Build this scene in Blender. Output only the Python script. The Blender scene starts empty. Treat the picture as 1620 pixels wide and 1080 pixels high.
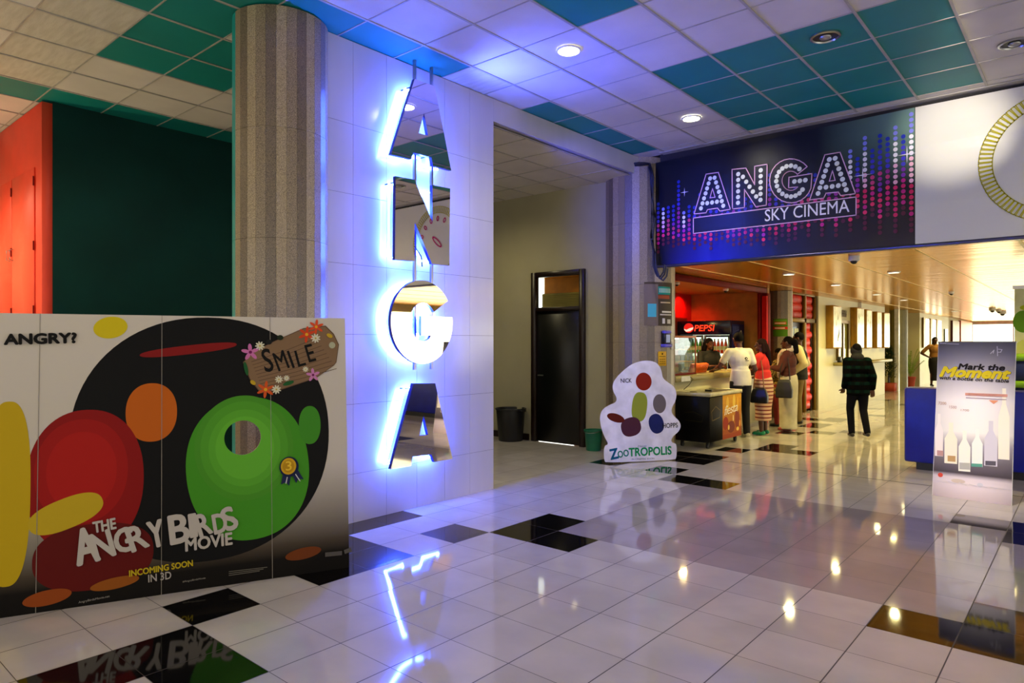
import bpy, bmesh, math, random
from mathutils import Vector, Matrix, noise

random.seed(7)
sc = bpy.context.scene
COL = sc.collection

# ------------------------------------------------------------------ camera
FPX, CX, CY, YAW, EYE = 1072.0, 810.0, 541.0, 0.7108, 1.553
SN, CS = math.sin(YAW), math.cos(YAW)
cam_data = bpy.data.cameras.new('camera')
cam_data.sensor_width = 36.0
cam_data.lens = 36.0 * FPX / 1620.0
cam_data.shift_y = (CY - 540.0) / 1620.0
cam_data.clip_start = 0.05
cam_data.clip_end = 200
cam = bpy.data.objects.new('camera', cam_data)
cam.location = (0, 0, EYE)
cam.rotation_euler = (math.pi / 2, 0, YAW)
COL.objects.link(cam)
sc.camera = cam

# ------------------------------------------------------------------ view
sc.view_settings.view_transform = 'Standard'
sc.view_settings.look = 'None'
sc.view_settings.gamma = 1.0
sc.view_settings.use_curve_mapping = False
sc.view_settings.exposure = 0.42
sc.cycles.max_bounces = 8
sc.cycles.diffuse_bounces = 4
sc.cycles.glossy_bounces = 5
sc.cycles.transmission_bounces = 6
sc.cycles.sample_clamp_indirect = 6.0
sc.cycles.caustics_reflective = False
sc.cycles.caustics_refractive = False

# ------------------------------------------------------------------ daylight outside
world = bpy.data.worlds.new('daylight')
sc.world = world
world.use_nodes = True
wn = world.node_tree
bgn = wn.nodes['Background']
bgn.inputs[0].default_value = (1.0, 0.97, 0.88, 1)
# hazy sky, far brighter on the sunny side the corridor looks towards
_tc = wn.nodes.new('ShaderNodeTexCoord')
_sx = wn.nodes.new('ShaderNodeSeparateXYZ')
wn.links.new(_tc.outputs['Generated'], _sx.inputs[0])
_mr = wn.nodes.new('ShaderNodeMapRange')
_mr.inputs['From Min'].default_value = 0.2
_mr.inputs['From Max'].default_value = 0.9
_mr.inputs['To Min'].default_value = 0.9
_mr.inputs['To Max'].default_value = 2.8
wn.links.new(_sx.outputs[1], _mr.inputs['Value'])
wn.links.new(_mr.outputs[0], bgn.inputs[1])


def area(name, loc, rot, sx, sy, power, color=(1, 1, 1), spread=None):
    d = bpy.data.lights.new(name, 'AREA')
    d.shape = 'RECTANGLE'
    d.size, d.size_y = sx, sy
    d.energy = power
    d.color = color
    if spread: d.spread = spread
    o = bpy.data.objects.new(name, d)
    o.location = loc
    o.rotation_euler = rot
    COL.objects.link(o)
    return o


def spot(name, loc, power, color=(1, 0.93, 0.8), angle=130, blend=0.9, rot=(0, 0, 0), rad=0.05):
    d = bpy.data.lights.new(name, 'SPOT')
    d.energy = power
    d.color = color
    d.spot_size = math.radians(angle)
    d.spot_blend = blend
    d.shadow_soft_size = rad
    o = bpy.data.objects.new(name, d)
    o.location = loc
    o.rotation_euler = rot
    COL.objects.link(o)
    return o


R90 = math.pi / 2
# daylight entering through the glazed ends of the building
area('far_window_daylight', (-1.0, 41.2, 1.4), (-R90, 0, 0), 7.5, 2.3, 170, (1, 0.9, 0.5))
area('rear_window_daylight', (-1.0, -4.2, 2.1), (R90, 0, 0), 7.0, 2.6, 36, (1, 0.93, 0.8))
area('right_window_daylight', (5.4, 3.0, 2.1), (0, R90, 0), 2.6, 7.0, 32, (1.0, 0.94, 0.88))
area('hall_window_daylight', (5.4, 20.0, 1.4), (0, R90, 0), 2.0, 16.0, 170, (1, 0.88, 0.42))


# ------------------------------------------------------------------ measuring helpers
def ray(px, py):
    k, m = (px - CX) / FPX, (CY - py) / FPX
    return Vector((-SN + k * CS, CS + k * SN, m))


CAM = Vector((0, 0, EYE))


def hit(px, py, p0, n):
    d = ray(px, py)
    p0, n = Vector(p0), Vector(n)
    return CAM + d * ((p0 - CAM).dot(n) / d.dot(n))


def onX(px, py, x): return hit(px, py, (x, 0, 0), (1, 0, 0))
def onY(px, py, y): return hit(px, py, (0, y, 0), (0, 1, 0))
def onZ(px, py, z=0.0): return hit(px, py, (0, 0, z), (0, 0, 1))


def lin(c):
    return c / 12.92 if c <= 0.04045 else ((c + 0.055) / 1.055) ** 2.4


def hx(s):
    s = s.lstrip('#')
    return tuple(lin(int(s[i:i + 2], 16) / 255) for i in (0, 2, 4))


# ------------------------------------------------------------------ materials
MATS = {}


def mat(name, col, rough=0.6, metal=0.0, var=0.12, scale=6.0, bump=0.0, bscale=60.0, spec=0.5, coat=0.0,
        emit=None, estr=0.0, detail=4, col2=None, stretch=None, aniso=None):
    if name in MATS: return MATS[name]
    if isinstance(col, str): col = hx(col)
    if isinstance(col2, str): col2 = hx(col2)
    m = bpy.data.materials.new(name)
    m.use_nodes = True
    nt = m.node_tree
    b = nt.nodes['Principled BSDF']
    b.inputs['Roughness'].default_value = rough
    b.inputs['Metallic'].default_value = metal
    b.inputs['Specular IOR Level'].default_value = spec
    b.inputs['Coat Weight'].default_value = coat
    tc = nt.nodes.new('ShaderNodeTexCoord')
    mp = nt.nodes.new('ShaderNodeMapping')
    nt.links.new(tc.outputs['Object'], mp.inputs[0])
    if stretch: mp.inputs['Scale'].default_value = stretch
    nz = nt.nodes.new('ShaderNodeTexNoise')
    nz.inputs['Scale'].default_value = scale
    nz.inputs['Detail'].default_value = detail
    nt.links.new(mp.outputs[0], nz.inputs['Vector'])
    cr = nt.nodes.new('ShaderNodeValToRGB')
    lo = tuple(max(0, c * (1 - var)) for c in col)
    hi = col2 if col2 else tuple(min(1, c * (1 + var)) for c in col)
    cr.color_ramp.elements[0].position = 0.35
    cr.color_ramp.elements[1].position = 0.65
    cr.color_ramp.elements[0].color = (*lo, 1)
    cr.color_ramp.elements[1].color = (*hi, 1)
    nt.links.new(nz.outputs['Fac'], cr.inputs[0])
    nt.links.new(cr.outputs[0], b.inputs['Base Color'])
    if bump:
        n2 = nt.nodes.new('ShaderNodeTexNoise')
        n2.inputs['Scale'].default_value = bscale
        nt.links.new(mp.outputs[0], n2.inputs['Vector'])
        bp = nt.nodes.new('ShaderNodeBump')
        bp.inputs['Strength'].default_value = bump
        bp.inputs['Distance'].default_value = 0.01
        nt.links.new(n2.outputs['Fac'], bp.inputs['Height'])
        nt.links.new(bp.outputs[0], b.inputs['Normal'])
    if emit is not None:
        b.inputs['Emission Color'].default_value = (*(hx(emit) if isinstance(emit, str) else emit), 1)
        b.inputs['Emission Strength'].default_value = estr
    MATS[name] = m
    return m


def print_mat(name, rough=0.35, bump=0.0, bscale=3.0, emit=0.0, spec=0.5, stretch=None):
    """Ink on a sheet: the colour of each printed shape is stored on the shape."""
    if name in MATS: return MATS[name]
    m = mat(name, (0.5, 0.5, 0.5), rough, bump=bump, bscale=bscale, spec=spec, stretch=stretch)
    nt = m.node_tree
    b = nt.nodes['Principled BSDF']
    a = nt.nodes.new('ShaderNodeVertexColor')
    a.layer_name = 'ink'
    nt.links.new(a.outputs[0], b.inputs['Base Color'])
    if emit:
        nt.links.new(a.outputs[0], b.inputs['Emission Color'])
        b.inputs['Emission Strength'].default_value = emit
    return m


def nd(nt, t, **kw):
    n = nt.nodes.new(t)
    for k, v in kw.items(): setattr(n, k, v)
    return n


def mth(nt, op, a, b=None):
    n = nd(nt, 'ShaderNodeMath', operation=op)
    for i, v in enumerate((a, b)):
        if v is None: continue
        if isinstance(v, (int, float)): n.inputs[i].default_value = v
        else: nt.links.new(v, n.inputs[i])
    return n.outputs[0]


XO, YO, TS = -2.952, 2.073, 0.4


def floor_mat(name, c1, c2, rough=0.055, spec=0.62):
    m = mat(name, c1, rough, var=0.02, scale=2.5, col2=c2, spec=spec, detail=8)
    nt = m.node_tree
    b = nt.nodes['Principled BSDF']
    geo = nd(nt, 'ShaderNodeNewGeometry')
    sp = nd(nt, 'ShaderNodeSeparateXYZ')
    nt.links.new(geo.outputs['Position'], sp.inputs[0])
    u = mth(nt, 'DIVIDE', mth(nt, 'SUBTRACT', sp.outputs[0], XO), TS)
    v = mth(nt, 'DIVIDE', mth(nt, 'SUBTRACT', sp.outputs[1], YO), TS)
    fu, fv = mth(nt, 'ABSOLUTE', mth(nt, 'SUBTRACT', mth(nt, 'FRACT', u), 0.5)), mth(nt, 'ABSOLUTE', mth(nt, 'SUBTRACT', mth(nt, 'FRACT', v), 0.5))
    g = mth(nt, 'MAXIMUM', mth(nt, 'GREATER_THAN', fu, 0.4925), mth(nt, 'GREATER_THAN', fv, 0.4955))
    mix = nd(nt, 'ShaderNodeMix', data_type='RGBA')
    old = b.inputs['Base Color'].links[0].from_socket
    nt.links.new(g, mix.inputs[0])
    # faint per-tile tone
    wn_ = nd(nt, 'ShaderNodeTexWhiteNoise', noise_dimensions='2D')
    cb = nd(nt, 'ShaderNodeCombineXYZ')
    nt.links.new(mth(nt, 'FLOOR', u), cb.inputs[0])
    nt.links.new(mth(nt, 'FLOOR', v), cb.inputs[1])
    nt.links.new(cb.outputs[0], wn_.inputs['Vector'])
    hsv = nd(nt, 'ShaderNodeHueSaturation')
    nt.links.new(old, hsv.inputs['Color'])
    nt.links.new(mth(nt, 'ADD', mth(nt, 'MULTIPLY', wn_.outputs['Value'], 0.12), 0.94), hsv.inputs['Value'])
    nt.links.new(hsv.outputs[0], mix.inputs[6])
    mix.inputs[7].default_value = (0.03, 0.022, 0.02, 1)
    nt.links.new(mix.outputs[2], b.inputs['Base Color'])
    nt.links.new(mth(nt, 'ADD', mth(nt, 'MULTIPLY', g, 0.5), rough), b.inputs['Roughness'])
    # each slab is laid very slightly out of level
    sub = nd(nt, 'ShaderNodeVectorMath', operation='SUBTRACT')
    nt.links.new(wn_.outputs['Color'], sub.inputs[0])
    sub.inputs[1].default_value = (0.5, 0.5, 0.5)
    scl = nd(nt, 'ShaderNodeVectorMath', operation='MULTIPLY')
    nt.links.new(sub.outputs[0], scl.inputs[0])
    scl.inputs[1].default_value = (0.006, 0.006, 0)
    add = nd(nt, 'ShaderNodeVectorMath', operation='ADD')
    nt.links.new(geo.outputs['Normal'], add.inputs[0])
    nt.links.new(scl.outputs[0], add.inputs[1])
    nrm = nd(nt, 'ShaderNodeVectorMath', operation='NORMALIZE')
    nt.links.new(add.outputs[0], nrm.inputs[0])
    bp = nd(nt, 'ShaderNodeBump')
    bp.inputs['Strength'].default_value = 0.05
    bp.inputs['Distance'].default_value = 0.004
    nz = nd(nt, 'ShaderNodeTexNoise')
    nz.inputs['Scale'].default_value = 3.0
    nt.links.new(geo.outputs['Position'], nz.inputs['Vector'])
    nt.links.new(nz.outputs['Fac'], bp.inputs['Height'])
    nt.links.new(nrm.outputs[0], bp.inputs['Normal'])
    nt.links.new(bp.outputs[0], b.inputs['Normal'])
    return m


M_FW = floor_mat('polished_white_tile', '#b9b1a8', '#c2bab0')
M_FB = floor_mat('polished_black_tile', '#0a090a', '#0f0d0d', 0.05, 0.4)
M_FG = floor_mat('polished_grey_tile', '#968c88', '#9e9490')
M_CT = mat('white_ceiling_tile', '#cfc9c0', 0.85, var=0.06, scale=2, bump=0.15, bscale=120)
M_CS = mat('stained_ceiling_tile', '#c2bbaa', 0.85, var=0.06, scale=9, col2='#cbc5b6', bump=0.2, bscale=90, stretch=(0.5, 3, 1))
M_CG = mat('teal_ceiling_tile', '#007f78', 0.55, var=0.06, scale=2)
M_TB = mat('ceiling_bar_paint', '#a8a39a', 0.5)
M_TBD = mat('shadow_gap', '#1c1a18', 0.8)
M_WP = mat('white_wall_panel', '#bebbc6', 0.14, var=0.05, scale=3, stretch=(1, 1, 0.15))
M_CREAM = mat('cream_wall_paint', '#a39c7c', 0.7, var=0.06, scale=1.2, bump=0.05)
M_PALE = mat('pale_wall_paint', '#d2cba2', 0.45, var=0.04, scale=1.5)
M_TAN = mat('tan_wall_paint', '#c7b37c', 0.6, var=0.05, scale=1.5)
M_DKTEAL = mat('dark_teal_wall_paint', '#03332f', 0.75, var=0.15, spec=0.2, scale=1.5)
M_TEAL = mat('teal_gloss_paint', '#0b9a95', 0.35)
M_RED = mat('red_cabinet_paint', '#ea452a', 0.5, var=0.08, scale=2)
M_REDWALL = mat('red_wall_paint', '#c41408', 0.5)
M_DKRED = mat('dark_red_paint', '#6e0f0a', 0.6, spec=0.12)
M_ORWALL = mat('mustard_wall_paint', '#b07a30', 0.6)
M_BLACK = mat('black_plastic', '#0c0c0d', 0.4)
M_RUBBER = mat('black_rubber', '#0a0a0a', 0.7)
M_DKWOOD = mat('dark_wood', '#1d0d08', 0.35, var=0.3, scale=9, stretch=(6, 6, 1))
M_BLKDOOR = mat('black_door_paint', '#050403', 0.35)
M_WHITEPL = mat('white_plastic', '#d9d7d0', 0.35)
M_STEEL = mat('brushed_steel', '#a9a9a6', 0.3, 1.0)
M_BRONZE = mat('bronze_frame', '#6d5418', 0.35, 0.8)
M_MIRROR = mat('gold_tinted_mirror', '#e6dccb', 0.015, 1.0, var=0.01)
M_BLUECAB = mat('dark_blue_edge', '#10105a', 0.3)
M_CABLE = mat('blue_black_cable', '#101224', 0.4)
M_GLASS = None


def granite(name, a, b_):
    m = mat(name, a, 0.34, var=0.0, scale=230, col2=b_, detail=2)
    cr = [n for n in m.node_tree.nodes if n.type == 'VALTORGB'][0]
    cr.color_ramp.elements[0].position = 0.40
    cr.color_ramp.elements[1].position = 0.60
    return m


M_GR = [granite('granite_cladding_light', '#73654e', '#c0ae8c'), granite('granite_cladding_mid', '#5e513f', '#a69577'),
        granite('granite_cladding_dark', '#4a4034', '#8a7a63')]
M_GTOP = granite('granite_countertop', '#756a3c', '#b5a66c')


def glass_mat(name='clear_glass', tint=(0.9, 0.95, 0.93), rough=0.02, opac=0.12):
    if name in MATS: return MATS[name]
    m = bpy.data.materials.new(name)
    m.use_nodes = True
    nt = m.node_tree
    nt.nodes.clear()
    out = nd(nt, 'ShaderNodeOutputMaterial')
    tr = nd(nt, 'ShaderNodeBsdfTransparent')
    tr.inputs[0].default_value = (*tint, 1)
    gl = nd(nt, 'ShaderNodeBsdfGlossy')
    gl.inputs['Roughness'].default_value = rough
    nz = nd(nt, 'ShaderNodeTexNoise')
    nz.inputs['Scale'].default_value = 2
    fr = nd(nt, 'ShaderNodeFresnel')
    fr.inputs[0].default_value = 1.16
    mx = nd(nt, 'ShaderNodeMixShader')
    nt.links.new(mth(nt, 'MULTIPLY', mth(nt, 'ADD', fr.outputs[0], mth(nt, 'MULTIPLY', nz.outputs['Fac'], opac * 0.3)), 0.45), mx.inputs[0])
    nt.links.new(tr.outputs[0], mx.inputs[1])
    nt.links.new(gl.outputs[0], mx.inputs[2])
    nt.links.new(mx.outputs[0], out.inputs[0])
    MATS[name] = m
    return m


M_GLASS = glass_mat()


def emis(name, col, s):
    return mat(name, (0.02, 0.02, 0.02), 0.5, emit=col, estr=s)


M_LAMP = emis('lit_lamp_lens', (1, 0.95, 0.75), 60)
M_LAMP2 = emis('lit_slim_lamp', (1, 0.93, 0.7), 9)
M_BLUE = emis('blue_led_strip', (0.045, 0.11, 1.0), 180)


def slat_mat():
    m = mat('gold_slat_ceiling', '#f2ac08', 0.24, 0.65, var=0.12, scale=2.0, stretch=(0.4, 9, 1))
    nt = m.node_tree
    b = nt.nodes['Principled BSDF']
    geo = nd(nt, 'ShaderNodeNewGeometry')
    sp = nd(nt, 'ShaderNodeSeparateXYZ')
    nt.links.new(geo.outputs['Position'], sp.inputs[0])
    nz = nd(nt, 'ShaderNodeTexNoise')
    nz.inputs['Scale'].default_value = 1.3
    mp = nd(nt, 'ShaderNodeMapping')
    mp.inputs['Scale'].default_value = (0.8, 3.5, 1)
    nt.links.new(geo.outputs['Position'], mp.inputs[0])
    nt.links.new(mp.outputs[0], nz.inputs['Vector'])
    w = mth(nt, 'ABSOLUTE', mth(nt, 'SUBTRACT', mth(nt, 'FRACT', mth(nt, 'DIVIDE', sp.outputs[1], 0.115)), 0.5))
    groove = mth(nt, 'MULTIPLY', mth(nt, 'GREATER_THAN', w, 0.44), -0.6)
    h = mth(nt, 'ADD', mth(nt, 'MULTIPLY', nz.outputs['Fac'], 2.2), groove)
    bp = nd(nt, 'ShaderNodeBump')
    bp.inputs['Strength'].default_value = 0.35
    bp.inputs['Distance'].default_value = 0.012
    nt.links.new(h, bp.inputs['Height'])
    nt.links.new(bp.outputs[0], b.inputs['Normal'])
    return m


M_SLAT = slat_mat()


# ------------------------------------------------------------------ mesh builder
def V(*a): return Vector(a)


class MB:
    def __init__(self):
        self.v, self.f, self.m, self.c = [], [], [], []
        self.cur, self.ink = 0, None

    def vert(self, p):
        self.v.append(tuple(p))
        self.c.append((*(self.ink or (1, 1, 1)), 1))
        return len(self.v) - 1

    def face(self, pts):
        self.f.append([self.vert(p) for p in pts])
        self.m.append(self.cur)

    def quadbox(self, p, s=1):
        """p: eight corners, bottom four then top four"""
        i = [self.vert(q) for q in p]
        for a in ((3, 2, 1, 0), (4, 5, 6, 7), (0, 1, 5, 4), (1, 2, 6, 5), (2, 3, 7, 6), (3, 0, 4, 7)):
            self.f.append([i[k] for k in a])
            self.m.append(self.cur)
        return self

    def box(self, x0, y0, z0, x1, y1, z1, M=None):
        p = [V(x0, y0, z0), V(x1, y0, z0), V(x1, y1, z0), V(x0, y1, z0), V(x0, y0, z1), V(x1, y0, z1), V(x1, y1, z1), V(x0, y1, z1)]
        if M: p = [M @ q for q in p]
        return self.quadbox(p)

    def rings(self, rs, closed_ends=True, loop=False):
        idx = [[self.vert(p) for p in r] for r in rs]
        n = len(idx[0])
        for a, b in zip(idx[:-1], idx[1:]):
            for k in range(n):
                self.f.append([a[k], a[(k + 1) % n], b[(k + 1) % n], b[k]])
                self.m.append(self.cur)
        if closed_ends:
            self.f.append(idx[0][::-1]); self.m.append(self.cur)
            self.f.append(idx[-1]); self.m.append(self.cur)
        return self

    def lathe(self, prof, c=(0, 0, 0), n=24, sx=1, sy=1, ends=True):
        c = V(*c)
        return self.rings([[c + V(r * math.cos(2 * math.pi * k / n) * sx, r * math.sin(2 * math.pi * k / n) * sy, z) for k in range(n)] for r, z in prof], ends)

    def tube(self, pts, r, n=8, ends=True):
        pts = [V(*p) for p in pts]
        rs = []
        up = V(0, 0, 1)
        for i, p in enumerate(pts):
            d = (pts[min(i + 1, len(pts) - 1)] - pts[max(i - 1, 0)]).normalized()
            a = d.cross(up)
            if a.length < 1e-3: a = d.cross(V(1, 0, 0))
            a.normalize()
            b = d.cross(a).normalized()
            rr = r[i] if isinstance(r, (list, tuple)) else r
            rs.append([p + a * math.cos(2 * math.pi * k / n) * rr + b * math.sin(2 * math.pi * k / n) * rr for k in range(n)])
        return self.rings(rs, ends)

    def ell(self, c, rx, ry, rz, n=16, m=10, M=None):
        c = V(*c)
        rs = []
        for i in range(m + 1):
            t = -math.pi / 2 + math.pi * (i + 0.001) / (m + 0.002)
            ring = []
            for k in range(n):
                a = 2 * math.pi * k / n
                q = V(rx * math.cos(t) * math.cos(a), ry * math.cos(t) * math.sin(a), rz * math.sin(t))
                if M: q = M @ q
                ring.append(c + q)
            rs.append(ring)
        return self.rings(rs)

    def caps(self, p0, r0, p1, r1, n=12):
        p0, p1 = V(*p0), V(*p1)
        d = p1 - p0
        L = d.length
        d.normalize()
        a = d.cross(V(0, 0, 1))
        if a.length < 1e-3: a = d.cross(V(1, 0, 0))
        a.normalize()
        b = d.cross(a)
        rs = []
        for i in range(5):
            t = -math.pi / 2 + (math.pi / 2) * (i + 0.01) / 4.01
            rs.append((p0 + d * (r0 * math.sin(t)), r0 * math.cos(t)))
        for i in range(5):
            t = (math.pi / 2) * i / 4.01
            rs.append((p1 + d * (r1 * math.sin(t)), r1 * math.cos(t)))
        return self.rings([[c + (a * math.cos(2 * math.pi * k / n) + b * math.sin(2 * math.pi * k / n)) * r for k in range(n)] for c, r in rs])

    def chain(self, pts):
        for (p, r), (q, s) in zip(pts[:-1], pts[1:]): self.caps(p, r, q, s)
        return self

    def build(self, name, mats, parent=None, bevel=0.0, smooth=False, segs=2, base=None, remesh=0.0, sm=3):
        if not isinstance(mats, (list, tuple)): mats = [mats]
        me = bpy.data.meshes.new(name)
        me.from_pydata(self.v, [], self.f)
        for m in mats: me.materials.append(m)
        me.polygons.foreach_set('material_index', self.m)
        if self.ink is not None:
            ca = me.color_attributes.new('ink', 'FLOAT_COLOR', 'POINT')
            ca.data.foreach_set('color', [x for c in self.c for x in c])
        bm = bmesh.new()
        bm.from_mesh(me)
        if not self.ink: bmesh.ops.recalc_face_normals(bm, faces=bm.faces)
        bm.to_mesh(me)
        bm.free()
        o = bpy.data.objects.new(name, me)
        COL.objects.link(o)
        if remesh:
            md = o.modifiers.new('r', 'REMESH')
            md.mode = 'VOXEL'
            md.voxel_size = remesh
            md.use_smooth_shade = True
            if sm:
                s2 = o.modifiers.new('s', 'SMOOTH')
                s2.factor, s2.iterations = 0.5, sm
            o = bake(o)
        elif bevel:
            md = o.modifiers.new('bevel', 'BEVEL')
            md.width, md.segments, md.limit_method = bevel, segs, 'ANGLE'
            md.harden_normals = True
            o = bake(o)
            for p in o.data.polygons: p.use_smooth = True
        if smooth:
            for p in o.data.polygons: p.use_smooth = True
            try: o.data.set_sharp_from_angle(angle=math.radians(40))
            except Exception: pass
        if base is not None:
            b = V(*base)
            o.data.transform(Matrix.Translation(-b))
            o.location = b
        if parent: attach(o, parent)
        return o


def bake(o):
    dg = bpy.context.evaluated_depsgraph_get()
    dg.update()
    me = bpy.data.meshes.new_from_object(o.evaluated_get(dg))
    me.name = o.data.name
    old = o.data
    o.modifiers.clear()
    o.data = me
    bpy.data.meshes.remove(old)
    return o


def attach(o, p):
    """parent o (whose mesh is in world coordinates) to p, keeping its place"""
    o.parent = p
    m = Matrix.Identity(4)
    q = p
    while q:
        m = Matrix.LocRotScale(q.location, q.rotation_euler, q.scale) @ m
        q = q.parent
    if o.location.length < 1e-9 and o.type == 'MESH':
        o.data.transform(m.inverted())
    else:
        w = m.inverted() @ Matrix.LocRotScale(o.location, o.rotation_euler, o.scale)
        o.location, rq, s_ = w.decompose()
        o.rotation_euler = rq.to_euler()
    return o


def tag(o, label=None, cat=None, group=None, kind=None):
    if label: o['label'] = label
    if cat: o['category'] = cat
    if group: o['group'] = group
    if kind: o['kind'] = kind
    return o


def thing(name, loc, label, cat, group=None, rz=0.0):
    o = bpy.data.objects.new(name, None)
    o.empty_display_size = 0.1
    o.location = loc
    o.rotation_euler = (0, 0, rz)
    COL.objects.link(o)
    return tag(o, label, cat, group)


def struct(o, label=None): return tag(o, label, kind='structure')


def copy_tree(o, parent=None):
    c = o.copy()
    COL.objects.link(c)
    c.parent = parent
    for ch in [x for x in bpy.data.objects if x.parent == o]: copy_tree(ch, c)
    return c


# ------------------------------------------------------------------ 2D outlines and lettering
def fill2d(loops):
    cu = bpy.data.curves.new('t', 'CURVE')
    cu.dimensions = '2D'
    cu.fill_mode = 'BOTH'
    for lp in loops:
        s = cu.splines.new('POLY')
        s.points.add(len(lp) - 1)
        for i, p in enumerate(lp): s.points[i].co = (p[0], p[1], 0, 1)
        s.use_cyclic_u = True
    return _flat(cu)


def _flat(cu):
    o = bpy.data.objects.new('t', cu)
    COL.objects.link(o)
    dg = bpy.context.evaluated_depsgraph_get()
    dg.update()
    me = bpy.data.meshes.new_from_object(o.evaluated_get(dg))
    vs = [(v.co.x, v.co.y) for v in me.vertices]
    fs = [list(p.vertices) for p in me.polygons]
    bpy.data.objects.remove(o)
    bpy.data.curves.remove(cu)
    bpy.data.meshes.remove(me)
    return vs, fs


TXT = {}


def text2d(s, bold=0.0, shear=0.0, spacing=1.0):
    key = (s, bold, shear, spacing)
    if key not in TXT:
        cu = bpy.data.curves.new('t', 'FONT')
        cu.body = s
        cu.size = 1
        cu.offset = bold
        cu.shear = shear
        cu.space_character = spacing
        cu.resolution_u = 3
        cu.fill_mode = 'BOTH'
        TXT[key] = _flat(cu)
    return TXT[key]


def circ(cx, cy, rx, ry=None, n=28, rot=0.0, p=2.0):
    ry = ry or rx
    out = []
    for k in range(n):
        a = 2 * math.pi * k / n
        x, y = math.cos(a), math.sin(a)
        x, y = math.copysign(abs(x) ** (2 / p), x) * rx, math.copysign(abs(y) ** (2 / p), y) * ry
        out.append((cx + x * math.cos(rot) - y * math.sin(rot), cy + x * math.sin(rot) + y * math.cos(rot)))
    return out


class Art:
    """flat printed shapes on a sheet: origin O, unit axes U (right) and W (up), normal N"""

    def __init__(self, O, U, W, step=0.00015, start=0.0005):
        self.O, self.U, self.W = V(*O), V(*U).normalized(), V(*W).normalized()
        self.N = self.U.cross(self.W).normalized()
        self.h, self.step = start, step
        self.mb = MB()
        self.mb.ink = (1, 1, 1)

    def P(self, u, v, h=None): return self.O + self.U * u + self.W * v + self.N * (self.h if h is None else h)

    def uv(self, px, py):
        p = hit(px, py, self.O, self.N) - self.O
        return p.dot(self.U), p.dot(self.W)

    def add(self, vs, fs, col, up=True):
        self.mb.ink = hx(col) if isinstance(col, str) else col
        i0 = len(self.mb.v)
        for x, y in vs: self.mb.vert(self.P(x, y))
        for f in fs:
            f = [i0 + k for k in f]
            a, b, c = [self.mb.v[k] for k in f[:3]]
            if (V(*b) - V(*a)).cross(V(*c) - V(*a)).dot(self.N) < 0: f = f[::-1]
            self.mb.f.append(f)
            self.mb.m.append(0)
        if up: self.h += self.step
        return self

    def shape(self, loop, col, holes=(), up=True):
        vs, fs = fill2d([loop, *holes])
        return self.add(vs, fs, col, up)

    def line(self, pts, w, col, closed=False, up=True):
        n = len(pts)
        for i in range(n if closed else n - 1):
            a, b = Vector(pts[i]), Vector(pts[(i + 1) % n])
            d = (b - a)
            if d.length < 1e-6: continue
            d.normalize()
            q = Vector((-d.y, d.x)) * w / 2
            e = d * w / 2
            self.add([a - q - e, b - q + e, b + q + e, a + q - e], [[0, 1, 2, 3]], col, False)
        if up: self.h += self.step

    def text(self, s, x, y, w, h, col, bold=0.0, shear=0.0, rot=0.0, spacing=1.0, up=True):
        """lower-left corner (x, y), fitted to width w and height h, turned by rot"""
        vs, fs = text2d(s, 0.0, shear, spacing)
        x0, x1 = min(v[0] for v in vs), max(v[0] for v in vs)
        y0, y1 = min(v[1] for v in vs), max(v[1] for v in vs)
        c, s_ = math.cos(rot), math.sin(rot)
        out = []
        for a, b in vs:
            a, b = (a - x0) / (x1 - x0) * w, (b - y0) / (y1 - y0) * h
            out.append((x + a * c - b * s_, y + a * s_ + b * c))
        if bold > 0:
            b2 = bold * h * 0.9
            for dx, dy in ((b2, 0), (-b2, 0), (0, b2), (0, -b2), (b2 * .7, b2 * .7), (-b2 * .7, b2 * .7), (b2 * .7, -b2 * .7), (-b2 * .7, -b2 * .7)):
                self.add([(a + dx, b + dy) for a, b in out], fs, col, False)
                self.h += 0.000015
        return self.add(out, fs, col, up)

    def tq(self, s, a, b, height, col, **kw):
        """text whose baseline runs from pixel a to pixel b, of the given height in metres"""
        ua, ub = Vector(self.uv(*a)), Vector(self.uv(*b))
        d = ub - ua
        return self.text(s, ua.x, ua.y, d.length, height, col, rot=math.atan2(d.y, d.x), **kw)

    def build(self, name, m, parent=None):
        self.mb.ink = (1, 1, 1)
        return self.mb.build(name, m, parent)


M_INK = print_mat('printed_ink', 0.5, spec=0.12)
M_INKG = print_mat('printed_vinyl', 0.32, spec=0.35, bump=0.5, bscale=1.6, stretch=(1, 1, 3))

# =================================================================== THE SETTING
CEIL, LOWC = 4.137, 2.61
WX = -4.83          # line of the white panel and of the cafe front
BY = 8.38           # plane of the big banner

# ---- floor
BLACK = {(4, -3), (5, -2), (6, -2), (5, -1), (1, -3), (2, -3), (2, -4), (1, -4), (3, -5), (4, -5), (-1, -3), (-2, -2), (-2, -1), (-3, -2),
         (5, 5), (5, 6), (6, 6), (12, 5), (12, 6), (11, 6), (13, -5), (13, -3), (12, -2), (12, -1), (19, -2), (20, -2), (19, -1), (18, -3),
         (16, -3), (16, -4), (15, -3), (15, -4), (30, -4), (28, -3), (25, -2), (26, -1), (34, -2), (30, -3), (31, -3), (27, -3), (24, -3),
         (38, -3), (42, -2), (45, -4), (-8, 3), (-7, 3), (-6, 9), (0, 11), (36, 3), (29, 6)}
fl = MB()
for i in range(-18, 100):
    for j in range(-20, 22):
        x, y = XO + j * TS, YO + i * TS
        fl.cur = 1 if (i, j) in BLACK else (2 if 6 <= i <= 11 and -1 <= j <= 9 else 0)
        fl.face([V(x, y, 0), V(x + TS, y, 0), V(x + TS, y + TS, 0), V(x, y + TS, 0)])
o = fl.build('floor', [M_FW, M_FB, M_FG])
struct(o)
mb = MB(); mb.box(-4.6, 8.505, -0.01, 5.4, 8.517, 0.0015); attach(mb.build('expansion_joint', M_TBD), o)

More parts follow.
